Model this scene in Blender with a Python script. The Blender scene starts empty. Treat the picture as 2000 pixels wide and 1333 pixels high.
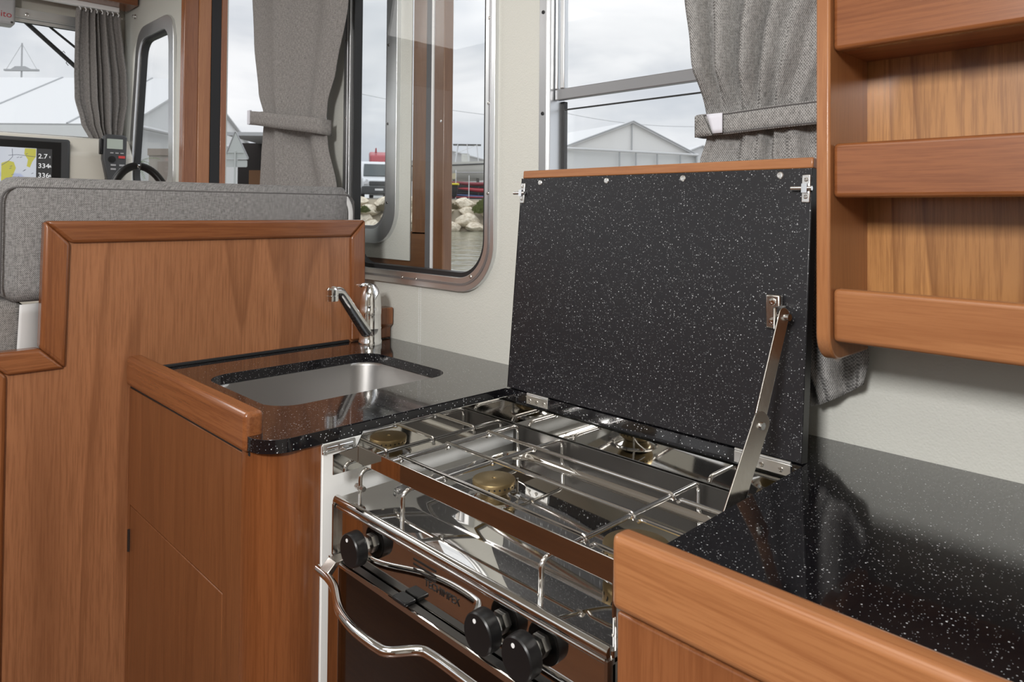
import bpy, bmesh, math, random
from mathutils import Vector, Matrix
random.seed(7)
PI = math.pi
SC = bpy.context.scene
COL = SC.collection

# ------------------------------------------------------------------ camera, sky, lights, exposure
YAW, PITCH, ROLL = 0.797360, 0.017018, -0.0081455
cam = bpy.data.cameras.new('camera')
cam.sensor_width = 36.0
cam.lens = 25.046
cam.shift_y = -0.1393
cam.clip_start = 0.02
cam.clip_end = 500
cam.dof.use_dof = True
cam.dof.focus_distance = 1.35
cam.dof.aperture_fstop = 14.0
co = bpy.data.objects.new('camera', cam)
COL.objects.link(co)
_f = Vector((-math.sin(YAW), math.cos(YAW), 0)); _r = Vector((math.cos(YAW), math.sin(YAW), 0)); _u = Vector((0, 0, 1))
_fw = _f * math.cos(PITCH) + _u * math.sin(PITCH)
_dn = -_u * math.cos(PITCH) + _f * math.sin(PITCH)
_rt = _r * math.cos(ROLL) + _dn * math.sin(ROLL)
_d2 = _dn * math.cos(ROLL) - _r * math.sin(ROLL)
mw = Matrix((_rt, -_d2, -_fw)).transposed().to_4x4()
mw.translation = Vector((0, 0, 1.25))
co.matrix_world = mw
SC.camera = co

SC.view_settings.view_transform = 'Standard'
SC.view_settings.look = 'None'
SC.view_settings.gamma = 1.0
SC.view_settings.use_curve_mapping = False
SC.view_settings.exposure = 0.0

W = bpy.data.worlds.new('sky'); SC.world = W; W.use_nodes = True
nt = W.node_tree; nt.nodes.clear()
def N(nt, t, **kw):
    n = nt.nodes.new(t)
    for k, v in kw.items():
        if k in n.inputs.keys() if hasattr(n.inputs, 'keys') else False:
            n.inputs[k].default_value = v
        else:
            setattr(n, k, v)
    return n
def ramp(nt, src, stops, interp='LINEAR'):
    r = nt.nodes.new('ShaderNodeValToRGB'); r.color_ramp.interpolation = interp
    e = r.color_ramp.elements
    while len(e) < len(stops): e.new(0.5)
    for el, (p, c) in zip(e, stops):
        el.position = p; el.color = (*c, 1) if len(c) == 3 else c
    nt.links.new(src, r.inputs[0]); return r
tc = N(nt, 'ShaderNodeTexCoord'); mp = N(nt, 'ShaderNodeMapping')
mp.inputs['Scale'].default_value = (1.0, 1.0, 3.2)
nt.links.new(tc.outputs['Generated'], mp.inputs[0])
nz = N(nt, 'ShaderNodeTexNoise'); nz.inputs['Scale'].default_value = 2.6; nz.inputs['Detail'].default_value = 5; nz.inputs['Roughness'].default_value = .52
nz.inputs['Distortion'].default_value = .35
nt.links.new(mp.outputs[0], nz.inputs['Vector'])
rp = ramp(nt, nz.outputs['Fac'], [(.30, (.52, .56, .62)), (.44, (.66, .685, .725)), (.56, (.84, .85, .87)), (.70, (.95, .95, .96))])
bg = N(nt, 'ShaderNodeBackground'); bg.inputs['Strength'].default_value = 1.0
ou = N(nt, 'ShaderNodeOutputWorld')
sx = N(nt, 'ShaderNodeSeparateXYZ'); nt.links.new(tc.outputs['Generated'], sx.inputs[0])
mr = N(nt, 'ShaderNodeMapRange'); mr.interpolation_type = 'SMOOTHSTEP'
mr.inputs['From Min'].default_value = .22; mr.inputs['From Max'].default_value = .85; mr.inputs['To Min'].default_value = 1.10; mr.inputs['To Max'].default_value = 2.3
nt.links.new(sx.outputs[2], mr.inputs['Value']); nt.links.new(mr.outputs[0], bg.inputs['Strength'])
nt.links.new(rp.outputs[0], bg.inputs[0]); nt.links.new(bg.outputs[0], ou.inputs[0])

def area(name, loc, target, sx, sy, power, color=(1, 1, 1)):
    l = bpy.data.lights.new(name, 'AREA'); l.shape = 'RECTANGLE'; l.size = sx; l.size_y = sy
    l.energy = power; l.color = color
    o = bpy.data.objects.new(name, l); COL.objects.link(o); o.location = loc
    o.rotation_euler = (Vector(target) - Vector(loc)).to_track_quat('-Z', 'Y').to_euler()
    return o
area('flash_light', (0.05, -0.90, 1.92), (-0.80, 1.0, 1.0), .30, .30, 42.0, (1, .985, .965))
area('ceiling_bounce', (-0.65, -0.10, 2.27), (-0.65, -0.10, 0), 1.2, .9, 7.0, (1, .97, .93))  # added area lamp standing in for flash light bounced off the ceiling
area('wheelhouse_fill', (-2.95, -0.15, 2.29), (-2.95, -0.15, 0), 1.2, 1.0, 20.0, (1, .985, .96))  # unseen fill lamp added to brighten the forward cabin

# ------------------------------------------------------------------ materials
MATS = {}
def mat(name, color, rough=.5, metal=0.0, spec=.5, coat=0.0, coat_rough=.05, emit=None):
    if name in MATS: return MATS[name]
    m = bpy.data.materials.new(name); m.use_nodes = True
    b = m.node_tree.nodes['Principled BSDF']
    b.inputs['Base Color'].default_value = (*color, 1)
    b.inputs['Roughness'].default_value = rough
    b.inputs['Metallic'].default_value = metal
    b.inputs['Specular IOR Level'].default_value = spec
    b.inputs['Coat Weight'].default_value = coat
    b.inputs['Coat Roughness'].default_value = coat_rough
    if emit:
        b.inputs['Emission Color'].default_value = (*emit[:3], 1); b.inputs['Emission Strength'].default_value = emit[3]
    MATS[name] = m; return m
def bsdf(m): return m.node_tree.nodes['Principled BSDF']
def bump(m, src, strength=.2, dist=.001):
    nt = m.node_tree; bn = nt.nodes.new('ShaderNodeBump')
    bn.inputs['Strength'].default_value = strength; bn.inputs['Distance'].default_value = dist
    nt.links.new(src, bn.inputs['Height']); nt.links.new(bn.outputs[0], bsdf(m).inputs['Normal'])
def coords(m, scale, rnd=True, loc=(0, 0, 0)):
    nt = m.node_tree
    t = nt.nodes.new('ShaderNodeTexCoord'); mp = nt.nodes.new('ShaderNodeMapping')
    mp.inputs['Scale'].default_value = scale; mp.inputs['Location'].default_value = loc
    if rnd:
        oi = nt.nodes.new('ShaderNodeObjectInfo'); mu = nt.nodes.new('ShaderNodeMath'); mu.operation = 'MULTIPLY'; mu.inputs[1].default_value = 13.0
        ad = nt.nodes.new('ShaderNodeVectorMath'); ad.operation = 'ADD'
        nt.links.new(oi.outputs['Random'], mu.inputs[0]); nt.links.new(t.outputs['Object'], ad.inputs[0]); nt.links.new(mu.outputs[0], ad.inputs[1])
        nt.links.new(ad.outputs[0], mp.inputs[0])
    else: nt.links.new(t.outputs['Object'], mp.inputs[0])
    return mp.outputs[0]
def mathn(nt, op, a, b=None, c=None):
    n = nt.nodes.new('ShaderNodeMath'); n.operation = op
    for i, v in enumerate((a, b, c)):
        if v is None: continue
        if isinstance(v, (int, float)): n.inputs[i].default_value = v
        else: nt.links.new(v, n.inputs[i])
    return n.outputs[0]
def mixc(nt, fac, a, b, mode='MIX'):
    n = nt.nodes.new('ShaderNodeMix'); n.data_type = 'RGBA'; n.blend_type = mode
    for s, v in ((n.inputs[0], fac), (n.inputs[6], a), (n.inputs[7], b)):
        if isinstance(v, (int, float)): s.default_value = v
        elif isinstance(v, tuple): s.default_value = (*v, 1)
        else: nt.links.new(v, s)
    return n.outputs[2]
def noise(nt, vec, scale, detail=3, rough=.5, dist=0):
    n = nt.nodes.new('ShaderNodeTexNoise'); n.inputs['Scale'].default_value = scale; n.inputs['Detail'].default_value = detail
    n.inputs['Roughness'].default_value = rough; n.inputs['Distortion'].default_value = dist
    nt.links.new(vec, n.inputs['Vector']); return n.outputs['Fac']

def wood(name, axis, light, dark, rough=.28, rings=9.0, across=5.0, coat=.25, line=.45, pore=.9):
    """cherry-like veneer: grain runs along axis"""
    if name in MATS: return MATS[name]
    m = mat(name, light, rough, coat=coat, coat_rough=.16); nt = m.node_tree
    i = 'xyz'.index(axis)
    sc = [across] * 3; sc[i] = .30
    sp = [1.0] * 3; sp[i] = .035
    v1 = coords(m, sc); v2 = coords(m, sp)
    n1 = noise(nt, v1, 1.0, 2, .45, .25)
    s = mathn(nt, 'MULTIPLY', n1, rings)
    fr = mathn(nt, 'FRACT', s)
    ring = ramp(nt, fr, [(0, (0, 0, 0)), (.72, (.30, .30, .30)), (.93, (1, 1, 1)), (1.0, (0, 0, 0))])
    pores = noise(nt, v2, 260, 4, .7)
    pr = ramp(nt, pores, [(.38, (1, 1, 1)), (.56, (0, 0, 0))])
    cl = noise(nt, v1, .8, 2)
    c1 = mixc(nt, ramp(nt, cl, [(.3, (0, 0, 0)), (.7, (1, 1, 1))]).outputs[0], light, tuple(a * .55 + b * .45 for a, b in zip(light, dark)))
    rf = nt.nodes.new('ShaderNodeMath'); rf.operation = 'MULTIPLY'; rf.inputs[1].default_value = line
    nt.links.new(ring.outputs[0], rf.inputs[0])
    c2 = mixc(nt, rf.outputs[0], c1, dark)
    pf = nt.nodes.new('ShaderNodeMath'); pf.operation = 'MULTIPLY'; pf.inputs[1].default_value = .55 * pore
    nt.links.new(pr.outputs[0], pf.inputs[0])
    c3 = mixc(nt, pf.outputs[0], c2, dark)
    nt.links.new(c3, bsdf(m).inputs['Base Color'])
    bump(m, pores, .05, .0005)
    return m
CH_L = (.42, .165, .066); CH_D = (.205, .062, .020)
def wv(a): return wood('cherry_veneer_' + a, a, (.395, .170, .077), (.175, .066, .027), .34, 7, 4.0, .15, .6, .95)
def ws(a): return wood('cherry_solid_' + a, a, (.270, .099, .035), (.125, .037, .012), .26, 6, 11.0, .3, .5)
def wl(a): return wood('cherry_light_' + a, a, (.385, .170, .068), (.225, .080, .028), .30, 7, 9.0, .2, .5)
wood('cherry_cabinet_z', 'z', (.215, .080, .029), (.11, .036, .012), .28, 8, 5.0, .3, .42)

def speckle(name, base, rough, coat, dens=1.0):
    m = mat(name, base, rough, coat=coat, coat_rough=.03); nt = m.node_tree
    v = coords(m, (1, 1, 1), rnd=False)
    col = base
    out = None
    for sc, thr, keep, lvl in ((520, .30, .24, .50), (285, .225, .20, .90), (165, .145, .14, 1.0)):
        vo = nt.nodes.new('ShaderNodeTexVoronoi'); vo.inputs['Scale'].default_value = sc
        nt.links.new(v, vo.inputs['Vector'])
        near = mathn(nt, 'LESS_THAN', vo.outputs['Distance'], thr)
        sep = nt.nodes.new('ShaderNodeSeparateColor'); nt.links.new(vo.outputs['Color'], sep.inputs[0])
        kp = mathn(nt, 'LESS_THAN', sep.outputs[0], keep * dens)
        br = mathn(nt, 'MULTIPLY', sep.outputs[1], lvl)
        f = mathn(nt, 'MULTIPLY', mathn(nt, 'MULTIPLY', near, kp), br)
        out = f if out is None else mathn(nt, 'MAXIMUM', out, f)
    c = mixc(nt, out, base, (.80, .82, .85))
    nt.links.new(c, bsdf(m).inputs['Base Color'])
    return m
speckle('starspeck_worktop', (.006, .0056, .007), .10, .6, .62)
speckle('starspeck_cover', (.0105, .0102, .0125), .36, 0)

def vinyl(name, col):
    m = mat(name, col, .48); nt = m.node_tree
    v = coords(m, (1, 1, 1), rnd=False)
    vo = nt.nodes.new('ShaderNodeTexVoronoi'); vo.inputs['Scale'].default_value = 300; vo.feature = 'SMOOTH_F1'
    nt.links.new(v, vo.inputs['Vector'])
    h = mathn(nt, 'ADD', vo.outputs['Distance'], noise(nt, v, 120, 2))
    bump(m, h, .35, .0012)
    return m
vinyl('cream_vinyl', (.575, .575, .53))
def fabric(name, dk, lt, k=780.0, bs=.5):
    m = mat(name, dk, .9, spec=.15); nt = m.node_tree
    tcn = nt.nodes.new('ShaderNodeTexCoord'); sep = nt.nodes.new('ShaderNodeSeparateXYZ'); nt.links.new(tcn.outputs['Object'], sep.inputs[0])
    u = mathn(nt, 'ADD', sep.outputs[0], sep.outputs[1])
    a = mathn(nt, 'SINE', mathn(nt, 'MULTIPLY', u, k)); b = mathn(nt, 'SINE', mathn(nt, 'MULTIPLY', sep.outputs[2], k * .8))
    w = mathn(nt, 'MULTIPLY', a, b)
    cb = nt.nodes.new('ShaderNodeCombineXYZ'); nt.links.new(mathn(nt, 'MULTIPLY', u, .25), cb.inputs[0]); nt.links.new(mathn(nt, 'MULTIPLY', sep.outputs[2], 1.0), cb.inputs[2])
    cb2 = nt.nodes.new('ShaderNodeCombineXYZ'); nt.links.new(u, cb2.inputs[0]); nt.links.new(mathn(nt, 'MULTIPLY', sep.outputs[2], .2), cb2.inputs[2])
    n1 = noise(nt, cb.outputs[0], 380, 2); n2 = noise(nt, cb2.outputs[0], 380, 2)
    t = mathn(nt, 'ADD', mathn(nt, 'MULTIPLY', w, .26), mathn(nt, 'ADD', mathn(nt, 'MULTIPLY', n1, .62), mathn(nt, 'MULTIPLY_ADD', n2, .62, .18)))
    r = ramp(nt, t, [(.55, dk), (.80, tuple((x + y) / 2 for x, y in zip(dk, lt))), (1.06, lt)])
    nt.links.new(r.outputs[0], bsdf(m).inputs['Base Color'])
    bump(m, t, bs, .001)
    return m
fabric('grey_tweed', (.10, .097, .096), (.33, .322, .32), 1900)
fabric('curtain_grey', (.12, .113, .108), (.33, .312, .30), 1900)
fabric('curtain_near', (.125, .121, .117), (.335, .327, .318), 1500, .8)
mat('white_mesh', (.62, .62, .62), .8)
mat('seam_thread', (.09, .085, .085), .8)
mat('white_liner', (.87, .88, .87), .16, coat=.3)
mat('velcro', (.62, .62, .68), .9)

def brushed(name, col, rough, sc=(1, 1, 1), var=.1):
    m = mat(name, col, rough, 1.0); nt = m.node_tree
    v = coords(m, sc)
    n = noise(nt, v, 60, 3)
    r = nt.nodes.new('ShaderNodeMapRange'); r.inputs[3].default_value = rough - var; r.inputs[4].default_value = rough + var
    nt.links.new(n, r.inputs[0]); nt.links.new(r.outputs[0], bsdf(m).inputs['Roughness'])
    return m
mat('chrome', (.80, .80, .80), .05, 1.0)
mat('mirror_steel', (.66, .65, .63), .035, 1.0)
mat('steel_rod', (.72, .71, .70), .12, 1.0)
brushed('brushed_steel', (.46, .45, .44), .40, (1, 8, 1), .06)
brushed('satin_steel', (.55, .53, .50), .22, (6, 6, 1), .06)
brushed('aluminium', (.74, .75, .76), .36, (1, 1, .1), .05)
brushed('bright_plate', (.80, .80, .79), .30, (1, 1, 1), .06)
mat('aluminium_dark', (.33, .33, .34), .38, .8)
brushed('aluminium_mid', (.46, .46, .47), .38, (1, 1, .1), .05)
brushed('brass', (.36, .27, .14), .42, (1, 1, 1), .1)
mat('black_rubber', (.012, .012, .013), .55)
mat('black_plastic', (.007, .007, .0075), .34, spec=.38)
mat('black_gap', (.008, .006, .005), .8)
mat('dark_metal', (.10, .095, .09), .35, .9)
mat('charcoal_plastic', (.045, .047, .05), .45)
mat('white_paint', (.75, .75, .75), .4)
mat('cream_gelcoat', (.60, .575, .51), .35)
mat('black_print', (.01, .008, .007), .5)
mat('red_print', (.35, .02, .03), .5)
mat('grey_plastic', (.36, .36, .37), .4)
mat('felt_grey', (.10, .10, .105), .95)
mat('felt_black', (.018, .018, .019), .95)

def glass(name, tint=(1, 1, 1), refl=1.0):
    m = bpy.data.materials.new(name); m.use_nodes = True; nt = m.node_tree; nt.nodes.clear()
    tr = nt.nodes.new('ShaderNodeBsdfTransparent'); tr.inputs[0].default_value = (*tint, 1)
    gl = nt.nodes.new('ShaderNodeBsdfGlossy'); gl.inputs['Roughness'].default_value = .0; gl.inputs[0].default_value = (1, 1, 1, 1)
    lw = nt.nodes.new('ShaderNodeLayerWeight'); lw.inputs['Blend'].default_value = .5
    mu = mathn(nt, 'MULTIPLY', mathn(nt, 'MULTIPLY_ADD', mathn(nt, 'POWER', lw.outputs['Facing'], 5.0), .9, .04), refl)
    mx = nt.nodes.new('ShaderNodeMixShader'); o = nt.nodes.new('ShaderNodeOutputMaterial')
    nt.links.new(mu, mx.inputs[0]); nt.links.new(tr.outputs[0], mx.inputs[1]); nt.links.new(gl.outputs[0], mx.inputs[2]); nt.links.new(mx.outputs[0], o.inputs[0])
    MATS[name] = m; return m
glass('window_glass', (.985, .99, .99), .28)
glass('oven_glass', (.30, .27, .25), 1.9)
M = lambda n: MATS[n]

# ------------------------------------------------------------------ helpers
def tag(o, label=None, cat=None, group=None, kind=None):
    if label: o['label'] = label
    if cat: o['category'] = cat
    if group: o['group'] = group
    if kind: o['kind'] = kind
    return o
def thing(name, loc, label, cat, group=None, rot=(0, 0, 0)):
    o = bpy.data.objects.new(name, None); COL.objects.link(o); o.location = loc; o.rotation_euler = rot
    o.empty_display_size = .05
    return tag(o, label, cat, group)

class MB:
    def __init__(s): s.bm = bmesh.new()
    def face(s, vs): 
        try: return s.bm.faces.new(vs)
        except ValueError: return None
    def box(s, x0, x1, y0, y1, z0, z1):
        v = [s.bm.verts.new((x, y, z)) for x in (x0, x1) for y in (y0, y1) for z in (z0, z1)]
        for q in ((0, 1, 3, 2), (4, 6, 7, 5), (0, 4, 5, 1), (2, 3, 7, 6), (0, 2, 6, 4), (1, 5, 7, 3)): s.face([v[i] for i in q])
        return s
    def prism(s, pts, d):
        """closed polygon pts (3D) extruded by vector d"""
        d = Vector(d); a = [s.bm.verts.new(p) for p in pts]; b = [s.bm.verts.new(Vector(p) + d) for p in pts]
        s.face(a[::-1]); s.face(b)
        n = len(pts)
        for i in range(n): s.face([a[i], a[(i + 1) % n], b[(i + 1) % n], b[i]])
        return s
    def ring(s, c, ax, r, n):
        ax = Vector(ax).normalized(); t = Vector((0, 0, 1)) if abs(ax.z) < .9 else Vector((1, 0, 0))
        u = ax.cross(t).normalized(); w = ax.cross(u)
        return [s.bm.verts.new(Vector(c) + (u * math.cos(2 * PI * i / n) + w * math.sin(2 * PI * i / n)) * r) for i in range(n)]
    def join(s, A, B):
        n = len(A)
        for i in range(n): s.face([A[i], A[(i + 1) % n], B[(i + 1) % n], B[i]])
    def lathe(s, base, ax, prof, n=32):
        """prof list of (r, h) along ax"""
        ax = Vector(ax).normalized(); prev = None
        for r, h in prof:
            R = s.ring(Vector(base) + ax * h, ax, max(r, 1e-5), n)
            if prev: s.join(prev, R)
            else: s.face(R[::-1])
            prev = R
        s.face(prev); return s
    def cyl(s, p0, p1, r0, r1=None, n=16):
        p0 = Vector(p0); p1 = Vector(p1); d = p1 - p0
        return s.lathe(p0, d, [(r0, 0), (r0 if r1 is None else r1, d.length)], n)
    def tube(s, pts, r, n=12, cap=True, flat=None):
        pts = [Vector(p) for p in pts]; prev = None; N_ = len(pts)
        t0 = (pts[1] - pts[0]).normalized(); ref = Vector((0, 0, 1)) if abs(t0.z) < .9 else Vector((1, 0, 0))
        u = t0.cross(ref).normalized()
        for i, p in enumerate(pts):
            t = ((pts[min(i + 1, N_ - 1)] - p).normalized() + (p - pts[max(i - 1, 0)]).normalized())
            t = t.normalized() if t.length > 1e-6 else t0
            u = (u - t * u.dot(t)).normalized(); w = t.cross(u)
            rr_ = r[i] if isinstance(r, (list, tuple)) else r
            fl = flat or (1, 1)
            R = [s.bm.verts.new(p + (u * math.cos(2 * PI * k / n) * fl[0] + w * math.sin(2 * PI * k / n) * fl[1]) * rr_) for k in range(n)]
            if prev: s.join(prev, R)
            elif cap: s.face(R[::-1])
            prev = R
        if cap: s.face(prev)
        return s
    def loft(s, rings, cap0=False, cap1=False):
        prev = None
        for rg in rings:
            R = [s.bm.verts.new(p) for p in rg]
            if prev: s.join(prev, R)
            elif cap0: s.face(R[::-1])
            prev = R
        if cap1: s.face(prev)
        return s
    def grid(s, f, nu, nv):
        V = [[s.bm.verts.new(f(i / nu, j / nv)) for i in range(nu + 1)] for j in range(nv + 1)]
        for j in range(nv):
            for i in range(nu): s.face([V[j][i], V[j][i + 1], V[j + 1][i + 1], V[j + 1][i]])
        return s
    def sphere(s, c, r, n=16, sc=(1, 1, 1)):
        m = Matrix.Translation(c) @ Matrix.Diagonal((*sc, 1))
        bmesh.ops.create_uvsphere(s.bm, u_segments=n, v_segments=max(6, n // 2), radius=r, matrix=m); return s
    def plate(s, plane, outer, holes, a, b):
        """2D outline with holes, extruded between a and b along the axis missing from plane"""
        cu = bpy.data.curves.new('tmp', 'CURVE'); cu.dimensions = '2D'; cu.fill_mode = 'BOTH'; cu.extrude = abs(b - a) / 2
        for poly in [outer] + list(holes):
            sp = cu.splines.new('POLY'); sp.points.add(len(poly) - 1); sp.use_cyclic_u = True
            for p, q in zip(sp.points, poly): p.co = (q[0], q[1], 0, 1)
        s._curve(cu, plane, (a + b) / 2); return s
    def text(s, plane, txt, x, z, size, at, thick=.0003, align='LEFT', mirror=False):
        cu = bpy.data.curves.new('tmp', 'FONT'); cu.body = txt; cu.size = size; cu.extrude = thick; cu.align_x = align
        s._curve(cu, plane, at, (x, z), mirror); return s
    def _curve(s, cu, plane, mid, off=(0, 0), mirror=False):
        ob = bpy.data.objects.new('tmp', cu); COL.objects.link(ob)
        bpy.context.view_layer.update()
        dg = bpy.context.evaluated_depsgraph_get()
        me = bpy.data.meshes.new_from_object(ob.evaluated_get(dg))
        n0 = len(s.bm.verts)
        s.bm.from_mesh(me); s.bm.verts.ensure_lookup_table()
        for v in s.bm.verts[n0:]:
            x, y, z = v.co; x = (-x if mirror else x) + off[0]; y += off[1]
            v.co = {'xy': (x, y, mid + z), 'xz': (x, mid - z, y), 'yz': (mid + z, x, y)}[plane]
        bpy.data.objects.remove(ob); bpy.data.meshes.remove(me); bpy.data.curves.remove(cu)
    def build(s, name, m, parent=None, bevel=0, seg=2, smooth=True, local=False, solid=0, subsurf=0, angle=32, flatz=False):
        bm = s.bm
        bmesh.ops.remove_doubles(bm, verts=bm.verts, dist=1e-6)
        bmesh.ops.recalc_face_normals(bm, faces=bm.faces)
        lo = Vector((1e9,) * 3); hi = -lo
        for v in bm.verts:
            for i in range(3): lo[i] = min(lo[i], v.co[i]); hi[i] = max(hi[i], v.co[i])
        c = (lo + hi) / 2
        for v in bm.verts: v.co -= c
        me = bpy.data.meshes.new(name); bm.to_mesh(me); bm.free()
        me.materials.append(MATS[m] if isinstance(m, str) else m)
        o = bpy.data.objects.new(name, me); COL.objects.link(o)
        if parent:
            o.parent = parent
            off = Vector((0, 0, 0)); p = parent
            if not local:
                while p: off += p.location; p = p.parent
            o.location = c - off if not local else c - (parent.location if parent.type == 'MESH' else Vector((0, 0, 0)))
        else: o.location = c
        if solid:
            md = o.modifiers.new('solid', 'SOLIDIFY'); md.thickness = solid; md.offset = 0
        if bevel:
            md = o.modifiers.new('bevel', 'BEVEL'); md.width = bevel; md.segments = seg; md.limit_method = 'ANGLE'; md.angle_limit = math.radians(40)
        if subsurf:
            md = o.modifiers.new('sub', 'SUBSURF'); md.levels = subsurf; md.render_levels = subsurf
        if smooth:
            for p in me.polygons: p.use_smooth = not (flatz and abs(p.normal.z) > .9995)
            me.set_sharp_from_angle(angle=math.radians(angle))
        return o
def rr(x0, x1, y0, y1, r, n=8):
    P = []
    for cx, cy, a in ((x1 - r, y1 - r, 0), (x0 + r, y1 - r, 90), (x0 + r, y0 + r, 180), (x1 - r, y0 + r, 270)):
        for k in range(n + 1):
            t = math.radians(a + 90 * k / n); P.append((cx + r * math.cos(t), cy + r * math.sin(t)))
    return P
def spline(pts, n=6):
    """Catmull-Rom through points"""
    P = [Vector(p) for p in pts]; P = [P[0] * 2 - P[1]] + P + [P[-1] * 2 - P[-2]]
    out = []
    for i in range(1, len(P) - 2):
        for k in range(n):
            t = k / n; a, b, c, d = P[i - 1:i + 3]
            out.append(.5 * ((2 * b) + (c - a) * t + (2 * a - 5 * b + 4 * c - d) * t * t + (3 * b - a - 3 * c + d) * t ** 3))
    out.append(P[-2]); return out
def fillet(pts, r, n=5):
    """polyline with rounded corners"""
    P = [Vector(p) for p in pts]; out = [P[0]]
    for i in range(1, len(P) - 1):
        a = (P[i - 1] - P[i]); b = (P[i + 1] - P[i]); rr_ = min(r, a.length * .49, b.length * .49)
        p0 = P[i] + a.normalized() * rr_; p1 = P[i] + b.normalized() * rr_
        for k in range(n + 1):
            t = k / n; out.append(p0 * (1 - t) ** 2 + P[i] * 2 * t * (1 - t) + p1 * t * t)
    out.append(P[-1]); return out
def struct(mb, name, m, label=None, cat=None, **kw):
    o = mb.build(name, m, **kw); return tag(o, label, cat, kind='structure')
def screw(name, p, ax, r, parent, m='chrome', local=False):
    mb = MB(); a = Vector(ax).normalized()
    mb.lathe(p, a, [(r, 0), (r, .0006), (r * .8, .0015), (r * .45, .0017), (r * .4, .0009), (.00001, .0009)], 16)
    return mb.build(name, m, parent, local=local)

YW = 1.13      # inner face of the starboard side wall
# ================================================================== ROOM SHELL
wall = MB()
WIN1 = (-1.842, -1.232, 1.080, 2.03, .095)
WIN2 = (-1.040, -.18, 1.255, 1.90, .03)
WINF = [(-3.865, 1.385), (-3.28, 1.30), (-3.36, 2.06), (-3.44, 2.10), (-3.76, 2.13), (-3.83, 2.08)]
wall.plate('xz', [(-4.05, 0), (.95, 0), (.95, 2.36), (-4.05, 2.36)],
           [rr(*WIN1), rr(*WIN2), [(-2.79, .55), (-1.985, .55), (-1.985, 2.16), (-2.79, 2.16)],
            rr(-3.905, -3.29, 1.33, 2.09, .10)], YW, YW + .022)
struct(wall, 'wall_right', 'cream_vinyl', 'cream textured vinyl side wall with window openings behind the galley', 'wall', smooth=False)
# stitched seam on the wall below the big window
sm = MB()
for k in range(26):
    z = .905 + k * .0058
    for dx in (-.004, .004): sm.tube([(-1.497 + dx, YW - .0006, z), (-1.497 + dx, YW - .0012, z + .0022), (-1.497 + dx, YW - .0006, z + .0044)], .0007, 6)
struct(sm, 'trim_1', 'white_paint', 'double line of cream stitching down the vinyl wall below the big window', 'stitching')
b = MB(); b.plate('xz', [(-4.05, .0), (.95, .0), (.95, 2.36), (-4.05, 2.36)], [rr(-3.85, -2.95, 1.25, 2.08, .08), rr(-2.75, -1.75, 1.25, 2.08, .08), rr(-1.45, -.35, 1.30, 1.95, .08)], -1.25, -1.2)
struct(b, 'wall_left', 'cream_vinyl', 'cream port side wall with three windows behind the photographer', 'wall', smooth=False)
struct(MB().box(-4.0, .94, -1.2, -.98, 0, 1.0), 'trim_3', wv('z'), 'cherry wood lining along the foot of the port side wall', 'lining')
struct(MB().box(.95, 1.0, -1.25, 1.175, 0, 2.36), 'wall_back', 'cream_vinyl', 'cream bulkhead closing the aft end of the galley', 'wall')
struct(MB().box(-4.05, 1.0, -1.25, 1.175, -.05, 0), 'floor', wood('floor_wood', 'x', (.16, .065, .028), (.07, .025, .01), .35), 'dark wooden cabin floor', 'floor')
struct(MB().box(-4.1, 1.0, -1.25, 1.175, 2.33, 2.38), 'ceiling', 'cream_gelcoat', 'cream cabin ceiling', 'ceiling')
fw = MB(); fw.plate('yz', [(-1.25, 0), (1.175, 0), (1.175, 2.36), (-1.25, 2.36)], [rr(-1.05, 1.06, 1.58, 2.165, .05)], -4.09, -4.05)
struct(fw, 'wall_front', 'cream_gelcoat', 'cream wall around the windscreen at the bow', 'wall', smooth=False)
# windscreen: aluminium frame and pane
wsn = thing('window_3', (-4.05, 0, 1.58), 'wide windscreen with an aluminium frame behind the chart plotter', 'window'); wsn['kind'] = 'structure'
b = MB(); b.plate('yz', rr(-1.09, 1.10, 1.555, 2.19, .06), [rr(-1.03, 1.04, 1.60, 2.145, .05)], -4.05, -4.03)
b.box(-4.032, -4.026, -1.03, 1.04, 2.15, 2.175); b.box(-4.032, -4.026, -1.03, 1.04, 2.125, 2.14)
b.build('frame', 'aluminium', wsn, smooth=False)
MB().box(-4.055, -4.05, -1.04, 1.05, 2.125, 2.1449).build('rubber_seal', 'black_rubber', wsn)
MB().box(-4.075, -4.071, -1.05, 1.06, 1.58, 2.165).build('pane', 'window_glass', wsn)
mk = MB()
for (y0, z0, pts) in ((.835, 2.01, [(0, .008), (.01, .0), (.012, .012), (.022, .006), (.028, .012), (.034, .002)]), (.87, 1.965, [(0, .02), (.008, .01), (.004, 0), (.014, -.012)])):
    mk.tube([(-4.069, y0 + p[0], z0 + p[1]) for p in pts], .0016, 6)
mk.build('ink_mark', 'black_print', wsn)
screw('screw', (-4.026, .70, 2.163), (1, 0, 0), .008, wsn)
screw('snap_stud', (-4.05, .635, 2.255), (1, 0, 0), .012, None, 'chrome')
tag(bpy.data.objects['snap_stud'], 'round chrome stud on the cream header above the windscreen', 'fitting')

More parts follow.
